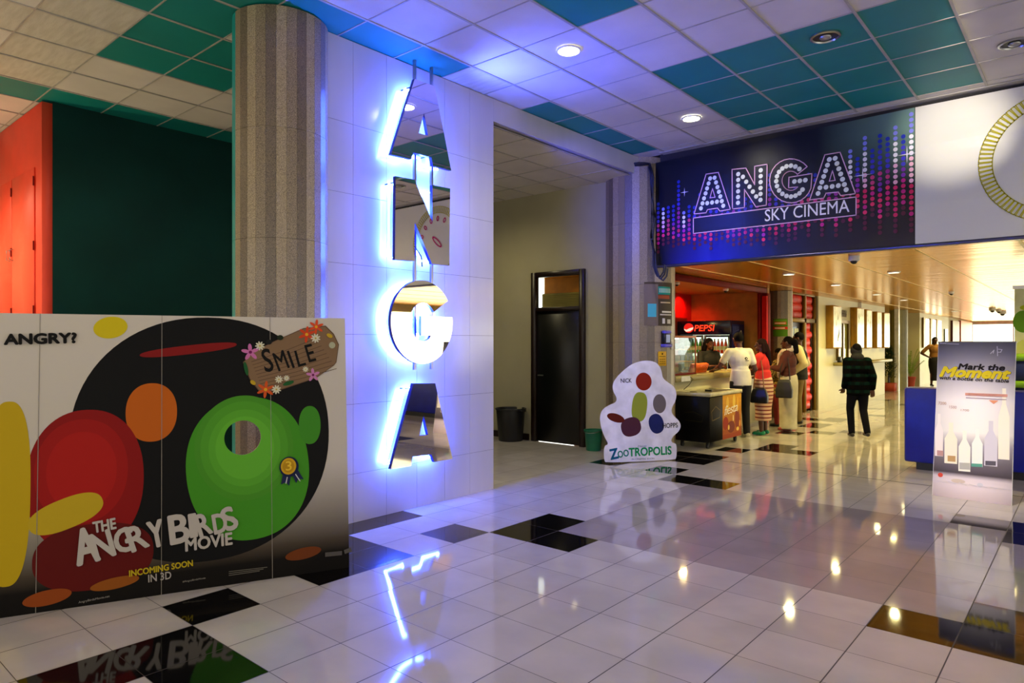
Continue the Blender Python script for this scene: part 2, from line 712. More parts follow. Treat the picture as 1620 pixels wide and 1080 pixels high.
# ---- foyer ceiling with its lay-in tiles
TEAL = {(a, b) for a in (-2, -1, 0, 1) for b in (-1, -2, -3, -4)} | {(1, 2), (1, 3), (5, 5), (6, 5), (7, 5), (4, 5), (6, 4), (7, 4), (5, 4) if False else (5, 6),
        (10, 5), (10, 4), (10, 3), (10, 2), (10, 6), (4, 4), (4, 3), (4, 2), (4, -1), (4, -2), (4, -3), (4, -4), (-5, 4), (-5, 5), (-6, 4), (-2, 7), (-3, 7)}
STAIN = {(8, 6), (9, 6), (7, 6), (4, 1), (8, 5) if False else (10, 7), (7, 7), (9, 7), (6, 6)}
CXO, CYO, CT = -2.03, 5.77, 0.6
ce, cg = MB(), MB()
a0, a1, b0, b1 = -12, 13, -5, 16
for a in range(a0, a1 + 1):
    for b in range(b0, b1 + 1):
        x1, y1 = CXO - a * CT, CYO - b * CT
        x0, y0 = x1 - CT, y1 - CT
        y1 = min(y1, 8.43)
        ce.cur = 1 if (a, b) in TEAL else 2 if (a, b) in STAIN else 0
        dz = random.uniform(0, 0.004)
        if b == b0: ce.cur = 0
        ce.face([V(x0, y0, CEIL + dz), V(x0, y1, CEIL + dz), V(x1, y1, CEIL + dz), V(x1, y0, CEIL + dz)])
xl, xr, yb, yt = CXO - (a1 + 1) * CT, CXO - a0 * CT, CYO - (b1 + 1) * CT, 8.43
for a in range(a0, a1 + 2):
    x = CXO - a * CT
    cg.box(x - 0.011, yb, CEIL - 0.006, x + 0.011, yt, CEIL + 0.001)
for b in range(b0 + 1, b1 + 2):
    y = CYO - b * CT
    cg.box(xl, y - 0.006, CEIL - 0.004, xr, y + 0.006, CEIL + 0.001)
ceil = struct(ce.build('ceiling', [M_CT, M_CG, M_CS]))
cg.build('ceiling_grid', M_TB, ceil)
mb = MB(); mb.box(-12, yb, CEIL + 0.01, 6, 9.0, CEIL + 0.1); mb.build('ceiling_slab', M_TBD, ceil)

# ---- lower tiled ceiling of the back room
ce, cg = MB(), MB()
LC = 3.87
for a in range(0, 9):
    for b in range(0, 6):
        x, y = -4.9 - a * 0.6, 5.35 + b * 0.6
        ce.face([V(x - 0.6, y, LC), V(x - 0.6, min(y + 0.6, 8.4), LC), V(x, min(y + 0.6, 8.4), LC), V(x, y, LC)])
    cg.box(-4.9 - a * 0.6 - 0.012, 5.35, LC - 0.006, -4.9 - a * 0.6 + 0.012, 8.4, LC)
for b in range(0, 6): cg.box(-10.3, 5.35 + b * 0.6 - 0.01, LC - 0.006, -4.9, 5.35 + b * 0.6 + 0.01, LC)
c2 = struct(ce.build('ceiling_back', M_CT))
cg.build('ceiling_grid', M_TB, c2)
mb = MB(); mb.box(-10.3, 5.25, LC - 0.01, -4.98, 5.35, CEIL); struct(mb.build('trim_1', M_CREAM))

# ---- gold slatted ceiling of the corridor
mb = MB()
mb.face([V(-7.0, 8.45, LOWC), V(-7.0, 42, LOWC), V(5.5, 42, LOWC), V(5.5, 8.45, LOWC)])
gc = struct(mb.build('ceiling_corridor', M_SLAT))
mb = MB()
for k in range(11):
    x = -4.4 + k * 0.95
    mb.box(x - 0.012, 8.45, LOWC - 0.004, x + 0.012, 42, LOWC + 0.001)
mb.build('slat_joint', mat('pale_brass', '#c9ad5c', 0.3, 0.8), gc)
mb = MB(); mb.box(-7.0, 8.46, LOWC + 0.01, 5.5, 42, LOWC + 0.1); mb.build('ceiling_slab', M_TBD, gc)

# ---- walls
def wall(name, m, *b, bev=0.0):
    w = MB()
    w.box(*b)
    return struct(w.build(name, m, bevel=bev))


wall('wall_banner_side', M_TBD, -4.55, 8.42, LOWC - 0.03, 5.5, 8.5, CEIL)
wall('wall_right', M_PALE, 5.5, -4.4, 0, 5.6, 8.5, 0.9)
wall('wall_right_upper', M_PALE, 5.5, -4.4, 3.4, 5.6, 8.5, CEIL)
wall('wall_rear', M_PALE, -10.7, -4.4, 0, 5.5, -4.3, 0.9)
wall('wall_rear_upper', M_PALE, -10.7, -4.4, 3.4, 5.5, -4.3, CEIL)
wall('wall_left', M_PALE, -10.8, -4.4, 0, -10.7, 8.5, CEIL)
wall('wall_dark_teal', M_DKTEAL, -8.62, 2.30, 0, -8.5, 8.32, CEIL)
wall('wall_back', M_CREAM, -10.7, 8.32, 0, -6.73, 8.44, 3.95)
wall('wall_back_door_head', M_CREAM, -6.73, 8.32, 2.64, -5.0, 8.44, 3.95)
wall('wall_back_end', M_CREAM, -5.72, 8.32, 0, -5.0, 8.44, 2.64)
wall('wall_corridor_right', M_PALE, 5.5, 8.5, 0, 5.6, 42, 0.5)
wall('wall_corridor_right_upper', M_PALE, 5.5, 8.5, 2.4, 5.6, 42, 2.75)
wall('baseboard_back', M_DKWOOD, -8.5, 8.295, 0, -6.80, 8.32, 0.1)
mb = MB(); mb.box(WX - 0.13, 5.31, 3.89, WX, 8.35, CEIL - 0.008)
struct(mb.build('trim_2', M_WP))

# white glossy panelled partition behind the letters, tiled with large slabs
mb = MB()
mb.box(WX - 0.16, 3.23, 0, WX - 0.003, 5.31, CEIL - 0.006)
ww = struct(mb.build('wall_letter_panel', M_TBD))
mb = MB()
ys = [3.22, 3.52, 3.88, 4.24, 4.60, 4.95, 5.31]
zs = [0, 0.42, 1.02, 1.62, 2.22, 2.82, 3.42, CEIL - 0.006]
for a, b in zip(ys[:-1], ys[1:]):
    for c, d in zip(zs[:-1], zs[1:]):
        mb.box(WX - 0.02, a + 0.0012, c + 0.0012, WX, b - 0.0012, d - 0.0012)
mb.build('wall_slab', M_WP, ww)

# ---- red cupboard wall at far left
mb = MB()
mb.box(-10.7, 2.2, 0, -8.5, 2.30, CEIL - 0.02)
rw = tag(mb.build('cupboard', M_RED, bevel=0.004), 'bright red built-in cupboard wall at far left with hinged doors', 'cupboard')
for x0, x1, z0, z1 in ((-9.58, -8.72, 1.75, 3.45), (-10.5, -9.6, 1.75, 3.45), (-9.58, -8.72, 0.1, 1.72)):
    mb = MB(); mb.box(x0, 2.185, z0, x1, 2.199, z1)
    d = mb.build('door', M_RED, rw, bevel=0.003)
    for zz in (z0 + 0.15, (z0 + z1) / 2, z1 - 0.15):
        mb = MB(); mb.tube([(x1 + 0.004, 2.18, zz - 0.05), (x1 + 0.004, 2.18, zz + 0.05)], 0.008)
        mb.build('hinge', M_DKRED, d)
    if z0 > 1:
        hx0 = x0 + 0.05 if x0 > -10 else x1 - 0.05
        mb = MB(); mb.tube([(hx0, 2.185, 2.5), (hx0, 2.15, 2.51), (hx0, 2.15, 2.62), (hx0, 2.185, 2.63)], 0.006)
        mb.build('handle', M_STEEL, d)

# ---- columns
def column(name, cx, cy, r, n, z0, z1, mats, rot=0.0, sel=None):
    c = MB()
    seam = [z0] + [z for z in (0.62, 1.55, 2.35, 3.2) if z0 < z < z1] + [z1]
    for k in range(n):
        a0_, a1_ = 2 * math.pi * k / n + rot, 2 * math.pi * (k + 1) / n + rot
        for q, (s0, s1) in enumerate(zip(seam[:-1], seam[1:])):
            g = 0.001
            p = [V(cx + rr * math.cos(a), cy + rr * math.sin(a), 0) for rr, a in ((r - 0.02, a0_ + 0.002), (r, a0_ + 0.002), (r, a1_ - 0.002), (r - 0.02, a1_ - 0.002))]
            c.cur = sel(k, q) if sel else (k * 7 + q * 3) % 3
            c.quadbox([u + V(0, 0, s0 + g) for u in p] + [u + V(0, 0, s1 - g) for u in p])
    root = struct(MB().lathe([(r - 0.021, z0), (r - 0.021, z1)], (cx, cy, 0), n).build(name, M_TBD))
    c.build('stone_cladding', mats, root)
    return root


C1 = (-5.034, 2.96, 0.37)
# facets that face left of the camera are painted teal
def sel1(k, q):
    a = 2 * math.pi * (k + 0.5) / 30
    ax, ay = math.cos(a), math.sin(a)
    side = ax * CS + ay * SN
    return 3 if side < -0.72 else (k * 7 + q * 3) % 3


column('column', *C1, 30, 0, CEIL - 0.01, M_GR + [M_TEAL], sel=sel1)
C2 = (-5.015, 8.667, 0.50)
column('column', *C2, 30, 0, 3.98, M_GR)
struct(MB().lathe([(0.40, 3.98), (0.40, CEIL)], (C2[0], C2[1], 0), 30).build('column_core', M_GR[0]))
C3 = (-4.954, 14.34, 0.22)
column('column', *C3, 20, 0, LOWC - 0.005, M_GR)
column('column', -5.0, 19.9, 0.24, 20, 0, LOWC - 0.005, M_GR)
column('column', -4.95, 25.4, 0.27, 20, 0, LOWC - 0.005, [mat('olive_stone_a', '#7c7634', 0.3), mat('olive_stone_b', '#8a8440', 0.3), mat('olive_stone_c', '#706a30', 0.3)])
wall('reflection_strip', mat('white_reflection_gloss', '#e8e6dc', 0.2), -4.86, 24.35, 0, -4.74, 24.5, LOWC - 0.005)  # solid white strip standing in for a bright glass reflection beside the column

# edge trim above the banner
mb = MB(); mb.box(-4.5, 8.30, CEIL - 0.012, 5.4, 8.42, CEIL - 0.002)
struct(mb.build('trim_4', M_TB))
mb = MB(); mb.box(-4.6, 8.36, LOWC - 0.035, 5.4, 8.44, LOWC - 0.005)
struct(mb.build('trim_5', mat('dull_violet_metal', '#55506a', 0.3, 0.6), bevel=0.004))

# ---- door of the back room
dx0, dx1 = -6.73, -5.72
mb = MB()
mb.box(dx0, 8.27, 0, dx0 + 0.09, 8.36, 2.64).box(dx1 - 0.09, 8.27, 0, dx1, 8.36, 2.64).box(dx0 + 0.09, 8.27, 2.56, dx1 - 0.09, 8.36, 2.64).box(dx0 + 0.09, 8.27, 2.03, dx1 - 0.09, 8.36, 2.09)
d1 = struct(mb.build('door_1', M_DKWOOD, bevel=0.004))
mb = MB(); mb.box(dx0 + 0.09, 8.31, 0.01, dx1 - 0.09, 8.35, 2.03); lf = mb.build('door_leaf', M_BLKDOOR, d1, bevel=0.003)
mb = MB(); mb.tube([(dx0 + 0.16, 8.31, 1.04), (dx0 + 0.16, 8.25, 1.04), (dx0 + 0.26, 8.25, 1.04)], 0.01)
mb.build('door_handle', M_STEEL, lf, smooth=True)
mb = MB(); mb.box(dx0 + 0.09, 8.315, 2.09, dx1 - 0.09, 8.32, 2.56); mb.build('transom_glass', M_GLASS, d1)
# the lit cafe seen through the transom
mb = MB()
mb.box(dx0 - 0.3, 8.95, 2.0, dx1 + 0.3, 9.0, 2.36)
for k in range(12): mb.box(dx0 - 0.3, 8.93, 2.02 + k * 0.028, dx1 + 0.3, 8.95, 2.036 + k * 0.028)
struct(mb.build('trim_6', mat('ochre_slats', '#a08a3c', 0.5)))
wall('wall_behind_transom', mat('orange_wall_paint', '#d07c10', 0.5), dx0 - 0.3, 9.0, 2.0, dx1 + 0.0, 9.05, 2.9)
spot('transom_room_lamp', (-6.2, 8.7, 2.62), 6, (1, 0.75, 0.4), 150)

# =================================================================== CAFE
CW = -6.46
wall('wall_cafe_left', M_REDWALL, CW - 0.1, 9.2, 0, CW, 13.4, LOWC)
wall('wall_cafe_end', M_ORWALL, CW, 13.3, 0, -4.86, 13.4, LOWC)
wall('wall_cafe_near', M_ORWALL, CW, 9.15, 0, -5.3, 9.22, LOWC)
mb = MB(); mb.face([V(CW, 9.2, 2.545), V(CW, 13.3, 2.545), V(-4.9, 13.3, 2.545), V(-4.9, 9.2, 2.545)])
struct(mb.build('ceiling_cafe', M_ORWALL))
# dark red opening frame
mb = MB()
mb.box(-4.9, 9.25, 2.5, -4.86, 13.28, 2.6).box(-4.9, 13.12, 1.1, -4.8, 13.3, 2.5)
mb.box(-4.95, 13.02, 1.1, -4.9, 13.12, 2.5)
struct(mb.build('trim_7', M_DKRED, bevel=0.004))
wall('trim_8', mat('red_post_paint', '#c01408', 0.6, spec=0.12), -4.88, 13.06, 0.0, -4.79, 13.14, 2.44)

# counter
ct = thing('cafe_counter', (-4.9, 11.2, 0), 'long cafe counter with a speckled stone top and pale front', 'counter')
mb = MB(); mb.box(-5.15, 9.3, 0, -4.82, 13.25, 0.95); mb.build('counter_front', M_PALE, ct, bevel=0.006)
mb = MB(); mb.box(-5.25, 9.25, 0.95, -4.74, 13.28, 1.045); mb.build('countertop', M_GTOP, ct, bevel=0.012)
mb = MB(); mb.box(-4.815, 11.9, 0.0, -4.80, 13.2, 0.05); mb.build('kick_strip', M_TB, ct)
mb = MB(); mb.box(-4.739, 9.42, 0.955, -4.733, 9.72, 1.035)
nt_ = tag(mb.build('notice_card', M_WHITEPL), 'small white notice taped to the front edge of the stone countertop', 'notice')
mb = MB()
mb.tube([(-4.73, 9.70, 1.02), (-4.72, 9.78, 0.98), (-4.725, 9.66, 0.90), (-4.73, 9.56, 0.86), (-4.735, 9.5, 0.835)], 0.005, 6)
tag(mb.build('power_cable', M_RUBBER, smooth=True), 'thin black cable hanging from the stone countertop behind the freezer', 'cable')


# ---- drinks fridge
FX0, FX1, FY0, FY1, FZ = -6.40, -5.29, 12.6, 13.22, 1.97
fr = thing('drinks_fridge', ((FX0 + FX1) / 2, (FY0 + FY1) / 2, 0), 'two-door dark blue drinks fridge with an illuminated red and white brand header', 'fridge')
M_FR = mat('navy_fridge_enamel', '#0a1030', 0.25)
mb = MB()
mb.box(FX0, FY1 - 0.04, 0.05, FX1, FY1, FZ).box(FX0, FY0, 0.05, FX0 + 0.04, FY1 - 0.04, FZ).box(FX1 - 0.04, FY0, 0.05, FX1, FY1 - 0.04, FZ)
mb.box(FX0 + 0.04, FY0, 0.05, FX1 - 0.04, FY1 - 0.04, 0.3).box(FX0 + 0.04, FY0, FZ - 0.06, FX1 - 0.04, FY1 - 0.04, FZ)
mb.build('cabinet', M_FR, fr)
mb = MB(); mb.box(FX0 + 0.04, FY1 - 0.06, 0.3, FX1 - 0.04, FY1 - 0.04, 1.7); mb.build('lit_back_panel', mat('fridge_interior', '#cfd8d0', 0.5, emit=(0.85, 0.95, 0.7), estr=1.6), fr)
mb = MB(); mb.box(FX0, FY0 - 0.05, 1.70, FX1, FY0, FZ); hd = mb.build('header_sign', M_FR, fr, bevel=0.006)
art = Art((FX0, FY0 - 0.05, 1.70), (1, 0, 0), (0, 0, 1), start=0.0015)
art.shape(circ(0.25, 0.135, 0.105, 0.095), '#b01a14')
art.shape([(0.15, 0.12), (0.2, 0.10), (0.27, 0.13), (0.35, 0.15), (0.34, 0.11), (0.28, 0.07), (0.2, 0.06), (0.16, 0.09)], '#d8b8a8')
art.text('PEPSI', 0.37, 0.07, 0.42, 0.12, '#e8381c', bold=0.03, shear=0.15)
art.build('header_print', print_mat('lit_header_print', 0.4, emit=1.1), hd)
for k, (a, b) in enumerate(((FX0 + 0.02, (FX0 + FX1) / 2 - 0.01), ((FX0 + FX1) / 2 + 0.01, FX1 - 0.02))):
    mb = MB()
    mb.box(a, FY0 - 0.035, 0.3, a + 0.04, FY0 - 0.005, 1.69).box(b - 0.04, FY0 - 0.035, 0.3, b, FY0 - 0.005, 1.69)
    mb.box(a + 0.04, FY0 - 0.035, 0.3, b - 0.04, FY0 - 0.005, 0.36).box(a + 0.04, FY0 - 0.035, 1.65, b - 0.04, FY0 - 0.005, 1.69)
    d = mb.build('door', M_FR, fr, bevel=0.004)
    mb = MB(); mb.box(a + 0.04, FY0 - 0.024, 0.36, b - 0.04, FY0 - 0.018, 1.65); mb.build('pane', M_GLASS, d)
    hxx = b - 0.02 if k == 0 else a + 0.02
    mb = MB(); mb.tube([(hxx, FY0 - 0.035, 0.9), (hxx, FY0 - 0.06, 0.93), (hxx, FY0 - 0.06, 1.27), (hxx, FY0 - 0.035, 1.3)], 0.008); mb.build('handle', M_STEEL, d, smooth=True)
SH = (0.66, 1.0, 1.34)
for z in SH:
    mb = MB(); mb.box(FX0 + 0.05, FY0 + 0.06, z - 0.012, FX1 - 0.05, FY1 - 0.08, z); mb.build('shelf', M_STEEL, fr)
art = Art((FX1 + 0.0012, FY0, 0.4), (0, 1, 0), (0, 0, 1))
art.add([(0.02, 0.9), (0.6, 0.9), (0.6, 1.5), (0.02, 1.5)], [[0, 1, 2, 3]], '#141a4c')
for k in range(6):
    x = 0.06 + k * 0.05
    art.line([(x, 1.3 + 0.02 * k), (x + 0.03, 1.38), (x + 0.02, 1.46)], 0.008, '#7f86c8', up=False)
art.h += 0.00015
art.shape(circ(0.44, 1.25, 0.07, 0.14, rot=-0.15), '#d8cfa8')
art.shape(circ(0.44, 1.27, 0.045, 0.09, rot=-0.15), '#2b2a3a')
art.build('side_decal', M_INK, fr)


def bottle_mb(r=0.032, h=0.25):
    b = MB()
    b.lathe([(r * 0.9, 0), (r, 0.01), (r, h * 0.55), (r * 0.85, h * 0.68), (r * 0.4, h * 0.85), (r * 0.38, h * 0.93)], n=12)
    return b


def bottle(loc, col, label, group, name='drink_bottle', h=0.28, r=0.034, cap='#c8c8c0'):
    t = bottle_mb(r, h).build(name, mat('drink_' + col.strip('#'), col, 0.2, coat=0.4), smooth=True)
    t.location = loc
    tag(t, label, 'bottle', group)
    c = MB().lathe([(r * 0.42, h * 0.93), (r * 0.42, h)], n=10).build('cap', mat('cap_' + cap.strip('#'), cap, 0.4))
    c.parent = t
    c2 = MB().lathe([(r * 1.02, h * 0.2), (r * 1.02, h * 0.48)], n=12, ends=False).build('bottle_label', mat('bottle_paper', '#d9cf9a', 0.6))
    c2.parent = t
    return t


sets = [(1.34, 0, '#3c9a2a', 'green'), (1.34, 1, '#d8401c', 'orange-red'), (1.0, 0, '#9fb4b0', 'clear'), (1.0, 1, '#e0a418', 'amber')]
for z, half, col, word in sets:
    lev = {1.34: 'top', 1.0: 'middle', 0.66: 'bottom'}[z]
    lab = f"{word} drink bottle on the {lev} shelf behind the {'left' if half == 0 else 'right'} fridge door"
    src = None
    for k in range(6):
        x = FX0 + 0.11 + half * 0.53 + k * 0.076
        p = (x, FY0 + 0.12, z + 0.001)
        if src is None:
            src = bottle(p, col, lab, f'{word} bottles in the drinks fridge')
        else:
            copy_tree(src).location = p

# ---- food display case on the counter
dc = thing('display_case', (-5.0, 9.75, 1.046), 'glass snack display case with orange edged shelves on the counter', 'display case')
M_OR = mat('orange_laminate', '#b8501c', 0.35)
X0, X1, Y0, Y1 = -5.24, -4.82, 9.36, 10.1
mb = MB()
for x in (X0, X1 - 0.02):
    for y in (Y0, Y1 - 0.02): mb.box(x, y, 1.046, x + 0.02, y + 0.02, 1.62)
mb.box(X0, Y0, 1.62, X1, Y1, 1.65)
mb.build('case_frame', M_OR, dc, bevel=0.002)
mb = MB(); mb.box(X0, Y0, 1.046, X1, Y1, 1.07); mb.build('case_base', M_DKRED, dc)
for z in (1.24, 1.43):
    mb = MB(); mb.box(X0 + 0.02, Y0 + 0.02, z, X1 - 0.01, Y1 - 0.02, z + 0.015); mb.build('shelf', mat('yellow_shelf_edge', '#d0a030', 0.4), dc)
mb = MB(); mb.box(X0 + 0.1, Y0 + 0.05, 1.6, X0 + 0.14, Y1 - 0.05, 1.615); mb.build('warming_lamp', M_LAMP2, dc)
mb = MB(); mb.box(X1 - 0.006, Y0 + 0.02, 1.07, X1 - 0.002, Y1 - 0.02, 1.62); mb.build('pane', M_GLASS, dc)
for k, (y, z, c) in enumerate(((9.5, 1.072, '#a03018'), (9.8, 1.072, '#c0a050'), (9.55, 1.256, '#d8c060'), (9.85, 1.256, '#b0b8a0'), (9.6, 1.446, '#c04018'), (9.88, 1.446, '#5c9ac0'))):
    mb = MB(); mb.box(-5.22, y - 0.07, z, -5.0, y + 0.07, z + 0.09)
    w = ['maroon', 'straw', 'yellow', 'pale green', 'red-orange', 'sky blue'][k]
    tag(mb.build('snack_packet', mat('packet_' + c.strip('#'), c, 0.4), bevel=0.02, base=(-5.1, y, z)), f'{w} snack packet inside the glass display case', 'snack packet')
# orange box
mb = MB()
M_ = Matrix.Translation((-4.93, 10.42, 1.13)) @ Matrix.Rotation(0.35, 4, 'Y')
mb.box(-0.03, -0.28, -0.075, 0.03, 0.28, 0.075, M_)
ob = tag(mb.build('counter_box', mat('bright_orange_card', '#e8600e', 0.45), bevel=0.006), 'bright orange printed box tilted on the counter beside the display case', 'box')
art = Art(M_ @ V(0.031, -0.28, -0.075), (0, 1, 0), (M_.to_3x3() @ V(0, 0, 1)), start=0.001)
for k in range(9):
    u = 0.06 + k * 0.053
    art.line([(u, 0.03 + 0.01 * (k % 3)), (u + 0.02, 0.1 + 0.01 * (k % 2)), (u + 0.03, 0.05)], 0.008, '#4a1c06', up=False)
art.build('box_print', M_INK, ob)
for k in range(5):
    y = 11.3 + k * 0.12
    mb = MB(); mb.lathe([(0.022, 0), (0.03, 0.02), (0.03, 0.035)], (0, 0, 0), 12)
    o = mb.build('sweet_tub', mat('tub_cream', '#d8c8a0', 0.4), smooth=True); o.location = (-4.9 - 0.03 * (k % 2), y, 1.046)
    tag(o, 'tiny cream sweet tub in a row on the stone countertop', 'tub', 'sweet tubs on the counter')
# roller shutter box on the red wall
mb = MB()
mb.box(CW, 11.6, 1.62, CW + 0.05, 13.0, 2.05)
for k in range(14): mb.box(CW + 0.05, 11.6, 1.63 + k * 0.03, CW + 0.062, 13.0, 1.648 + k * 0.03)
struct(mb.build('trim_9', mat('brown_shutter', '#7a2a10', 0.4)))
spot('cafe_red_lamp', (-6.33, 12.75, 2.5), 34, (1, 0.04, 0.02), 150)
spot('cafe_lamp', (-5.5, 11.0, 2.52), 170, (1, 0.7, 0.24), 160)
# napkin holder near the far end of the counter
t = thing('napkin_holder', (-4.98, 12.75, 1.046), 'cream napkin fan in a holder at the far end of the counter', 'napkin holder')
mb = MB(); mb.box(-5.04, 12.68, 1.046, -4.92, 12.82, 1.2); mb.build('holder', mat('dark_tray', '#3a2010', 0.4), t, bevel=0.006)
mb = MB()
for k in range(7):
    a = (k - 3) * 0.12
    mb.quadbox([V(-5.0 + k * 0.006, 12.75 - 0.06, 1.19), V(-4.997 + k * 0.006, 12.75 - 0.06, 1.19), V(-4.997 + k * 0.006, 12.75 + 0.06, 1.19), V(-5.0 + k * 0.006, 12.75 + 0.06, 1.19),
                V(-5.0 + a * 0.1, 12.75 - 0.09, 1.36), V(-4.997 + a * 0.1, 12.75 - 0.09, 1.36), V(-4.997 + a * 0.1, 12.75 + 0.09, 1.36), V(-5.0 + a * 0.1, 12.75 + 0.09, 1.36)])
mb.build('napkins', mat('cream_paper', '#dccf9c', 0.7), t)

# ---- chest freezer
fz = thing('chest_freezer', (-4.51, 9.86, 0), 'black chest freezer on castors with a white sliding lid and amber side print', 'freezer')
fx0, fx1, fy0, fy1 = -4.77, -4.22, 9.28, 10.43
mb = MB(); mb.box(fx0, fy0, 0.09, fx1, fy1, 0.76); bd = mb.build('cabinet', mat('black_freezer_enamel', '#050506', 0.45, spec=0.15), fz, bevel=0.02)
mb = MB()
mb.box(fx0 - 0.01, fy0 - 0.015, 0.76, fx1 + 0.015, fy0 + 0.06, 0.815).box(fx0 - 0.01, fy1 - 0.06, 0.76, fx1 + 0.015, fy1 + 0.015, 0.815)
mb.box(fx0 - 0.01, fy0 + 0.06, 0.76, fx0 + 0.05, fy1 - 0.06, 0.815).box(fx1 - 0.05, fy0 + 0.06, 0.76, fx1 + 0.015, fy1 - 0.06, 0.815)
mb.build('lid_frame', mat('cream_plastic', '#cfc79a', 0.3), fz, bevel=0.012)
for y in (fy0 + 0.06, (fy0 + fy1) / 2):
    mb = MB(); mb.box(fx0 + 0.05, y, 0.80, fx1 - 0.05, y + 0.51, 0.806); lid = mb.build('sliding_lid', mat('smoked_glass', '#2a2a26', 0.08), fz)
    mb = MB(); mb.box(fx0 + 0.2, y + 0.02, 0.806, fx0 + 0.3, y + 0.05, 0.822); mb.build('handle', M_BLACK, lid)
for x in (fx0 + 0.08, fx1 - 0.07):
    for y in (fy0 + 0.08, fy1 - 0.08):
        mb = MB(); mb.tube([(x - 0.015, y, 0.035), (x + 0.015, y, 0.035)], 0.035, 14).box(x - 0.02, y - 0.02, 0.05, x + 0.02, y + 0.02, 0.09)
        mb.build('caster', M_RUBBER, fz, smooth=True)
art = Art((fx1 + 0.0012, fy0, 0.09), (0, 1, 0), (0, 0, 1), start=0.0008)
yA, yB = 0.44, 1.145
N_ = 10
for k in range(N_):
    t0, t1 = k / N_, (k + 1) / N_
    c = [hx('#9c3c0c')[q] * (1 - t0) + hx('#e8a818')[q] * t0 for q in range(3)]
    art.add([(yA, 0.005 + 0.66 * t0), (yB, 0.005 + 0.66 * t0), (yB, 0.005 + 0.66 * t1), (yA, 0.005 + 0.66 * t1)], [[0, 1, 2, 3]], tuple(c), False)
art.h += 0.00015
for cx_, cy_, rx, ry, c in ((0.55, 0.24, 0.1, 0.1, '#a02c0a'), (0.75, 0.17, 0.14, 0.09, '#7c2c08'), (0.98, 0.28, 0.09, 0.15, '#8c340a'), (0.62, 0.52, 0.05, 0.12, '#f0c040'), (0.86, 0.55, 0.05, 0.11, '#f4cc4c'), (1.0, 0.5, 0.03, 0.12, '#f0b830'),
                           (0.66, 0.17, 0.03, 0.04, '#f0c860'), (0.83, 0.3, 0.02, 0.05, '#f8dc90'), (1.0, 0.12, 0.05, 0.03, '#f4cc60'), (1.08, 0.2, 0.03, 0.05, '#e8a040')):
    art.shape(circ(cx_, cy_, rx, ry, 20), c)
art.text('fiesta', 0.50, 0.36, 0.5, 0.14, '#fff4dc', bold=-0.005, shear=0.35, rot=0.08, spacing=0.9)
art.build('side_print', M_INK, bd)
art = Art((fx1 + 0.0012, fy0, 0.09), (0, 1, 0), (0, 0, 1))
art.line([(0.08, 0.32), (0.06, 0.45), (0.2, 0.52), (0.36, 0.45), (0.34, 0.35), (0.1, 0.32)], 0.01, '#6a5a22')
art = Art((fx0, fy0 - 0.0012, 0.09), (1, 0, 0), (0, 0, 1)) if False else art
art.build('brand_badge', M_INK, bd)
art = Art((fx0, fy0 - 0.0012, 0.09), (1, 0, 0), (0, 0, 1))
art.line([(0.16, 0.42), (0.3, 0.44), (0.45, 0.38), (0.43, 0.3), (0.16, 0.31)], 0.007, '#2c2a10')
art.build('front_badge', M_INK, bd)

# ---- posters and fittings on the second column
def on_col(px, py, C=C2, extra=0.0):
    d = ray(px, py)
    cx, cy, r = C
    r += extra
    a = d.x ** 2 + d.y ** 2
    b = -2 * (d.x * cx + d.y * cy)
    c = cx * cx + cy * cy - r * r
    s = max(b * b - 4 * a * c, 0)
    t = (-b - math.sqrt(s)) / (2 * a)
    p = CAM + d * t
    return p, math.atan2(p.y - cy, p.x - cx)


def curved_sheet(a0_, a1_, z0, z1, r, cells, C=C2):
    """cells: (u0, v0, u1, v1, colour) with u, v in 0..1"""
    mb = MB(); mb.ink = (1, 1, 1)
    for li, (u0, v0, u1, v1, c) in enumerate(cells):
        mb.ink = hx(c)
        n = max(1, int(abs(u1 - u0) * 14))
        rr = r + 0.0006 * li
        for k in range(n):
            ta, tb = a0_ + (a1_ - a0_) * (u0 + (u1 - u0) * k / n), a0_ + (a1_ - a0_) * (u0 + (u1 - u0) * (k + 1) / n)
            mb.face([V(C[0] + rr * math.cos(t), C[1] + rr * math.sin(t), z0 + (z1 - z0) * v) for t, v in ((ta, v0), (tb, v0), (tb, v1), (ta, v1))])
    mb.ink = (1, 1, 1)
    return mb


pa, aa = on_col(1019, 480)
pb, ab = on_col(1062, 480)
zt, zb = hit(1040, 446, pa, (0, 0, 0) if False else (pa.x - C2[0], pa.y - C2[1], 0)).z, on_col(1040, 515)[0].z
zt = on_col(1040, 446)[0].z
cells = [(0, 0, 1, 1, '#4a4030'), (0.0, 0.0, 0.42, 0.95, '#77695a'), (0.42, 0.72, 0.9, 0.9, '#1f8f78'), (0.42, 0.62, 0.86, 0.7, '#a04c28'), (0.5, 0.52, 0.9, 0.55, '#c9b48a'), (0.1, 0.2, 0.36, 0.5, '#4fb0b8'),
         (0.55, 0.3, 0.95, 0.34, '#ded6c0'), (0.48, 0.24, 0.95, 0.27, '#c9c0a8'), (0.56, 0.05, 0.66, 0.17, '#d8d0c0'), (0.75, 0.05, 0.9, 0.15, '#cfc7b5')]
for k in range(9): cells.append((0.45 + k * 0.05, 0.76, 0.475 + k * 0.05, 0.86, '#bfe8d8'))
cs = curved_sheet(aa, ab, zb, zt, C2[2] + 0.008, cells).build('wall_poster', M_INK)
tag(cs, 'dark menu poster with a teal heading wrapped round the second stone column', 'poster')


def fitting(px, py, w, h, t, extra=0.005):
    p, a = on_col(px, py)
    return Matrix.Translation((C2[0] + (C2[2] + extra) * math.cos(a), C2[1] + (C2[2] + extra) * math.sin(a), p.z)) @ Matrix.Rotation(a, 4, 'Z')


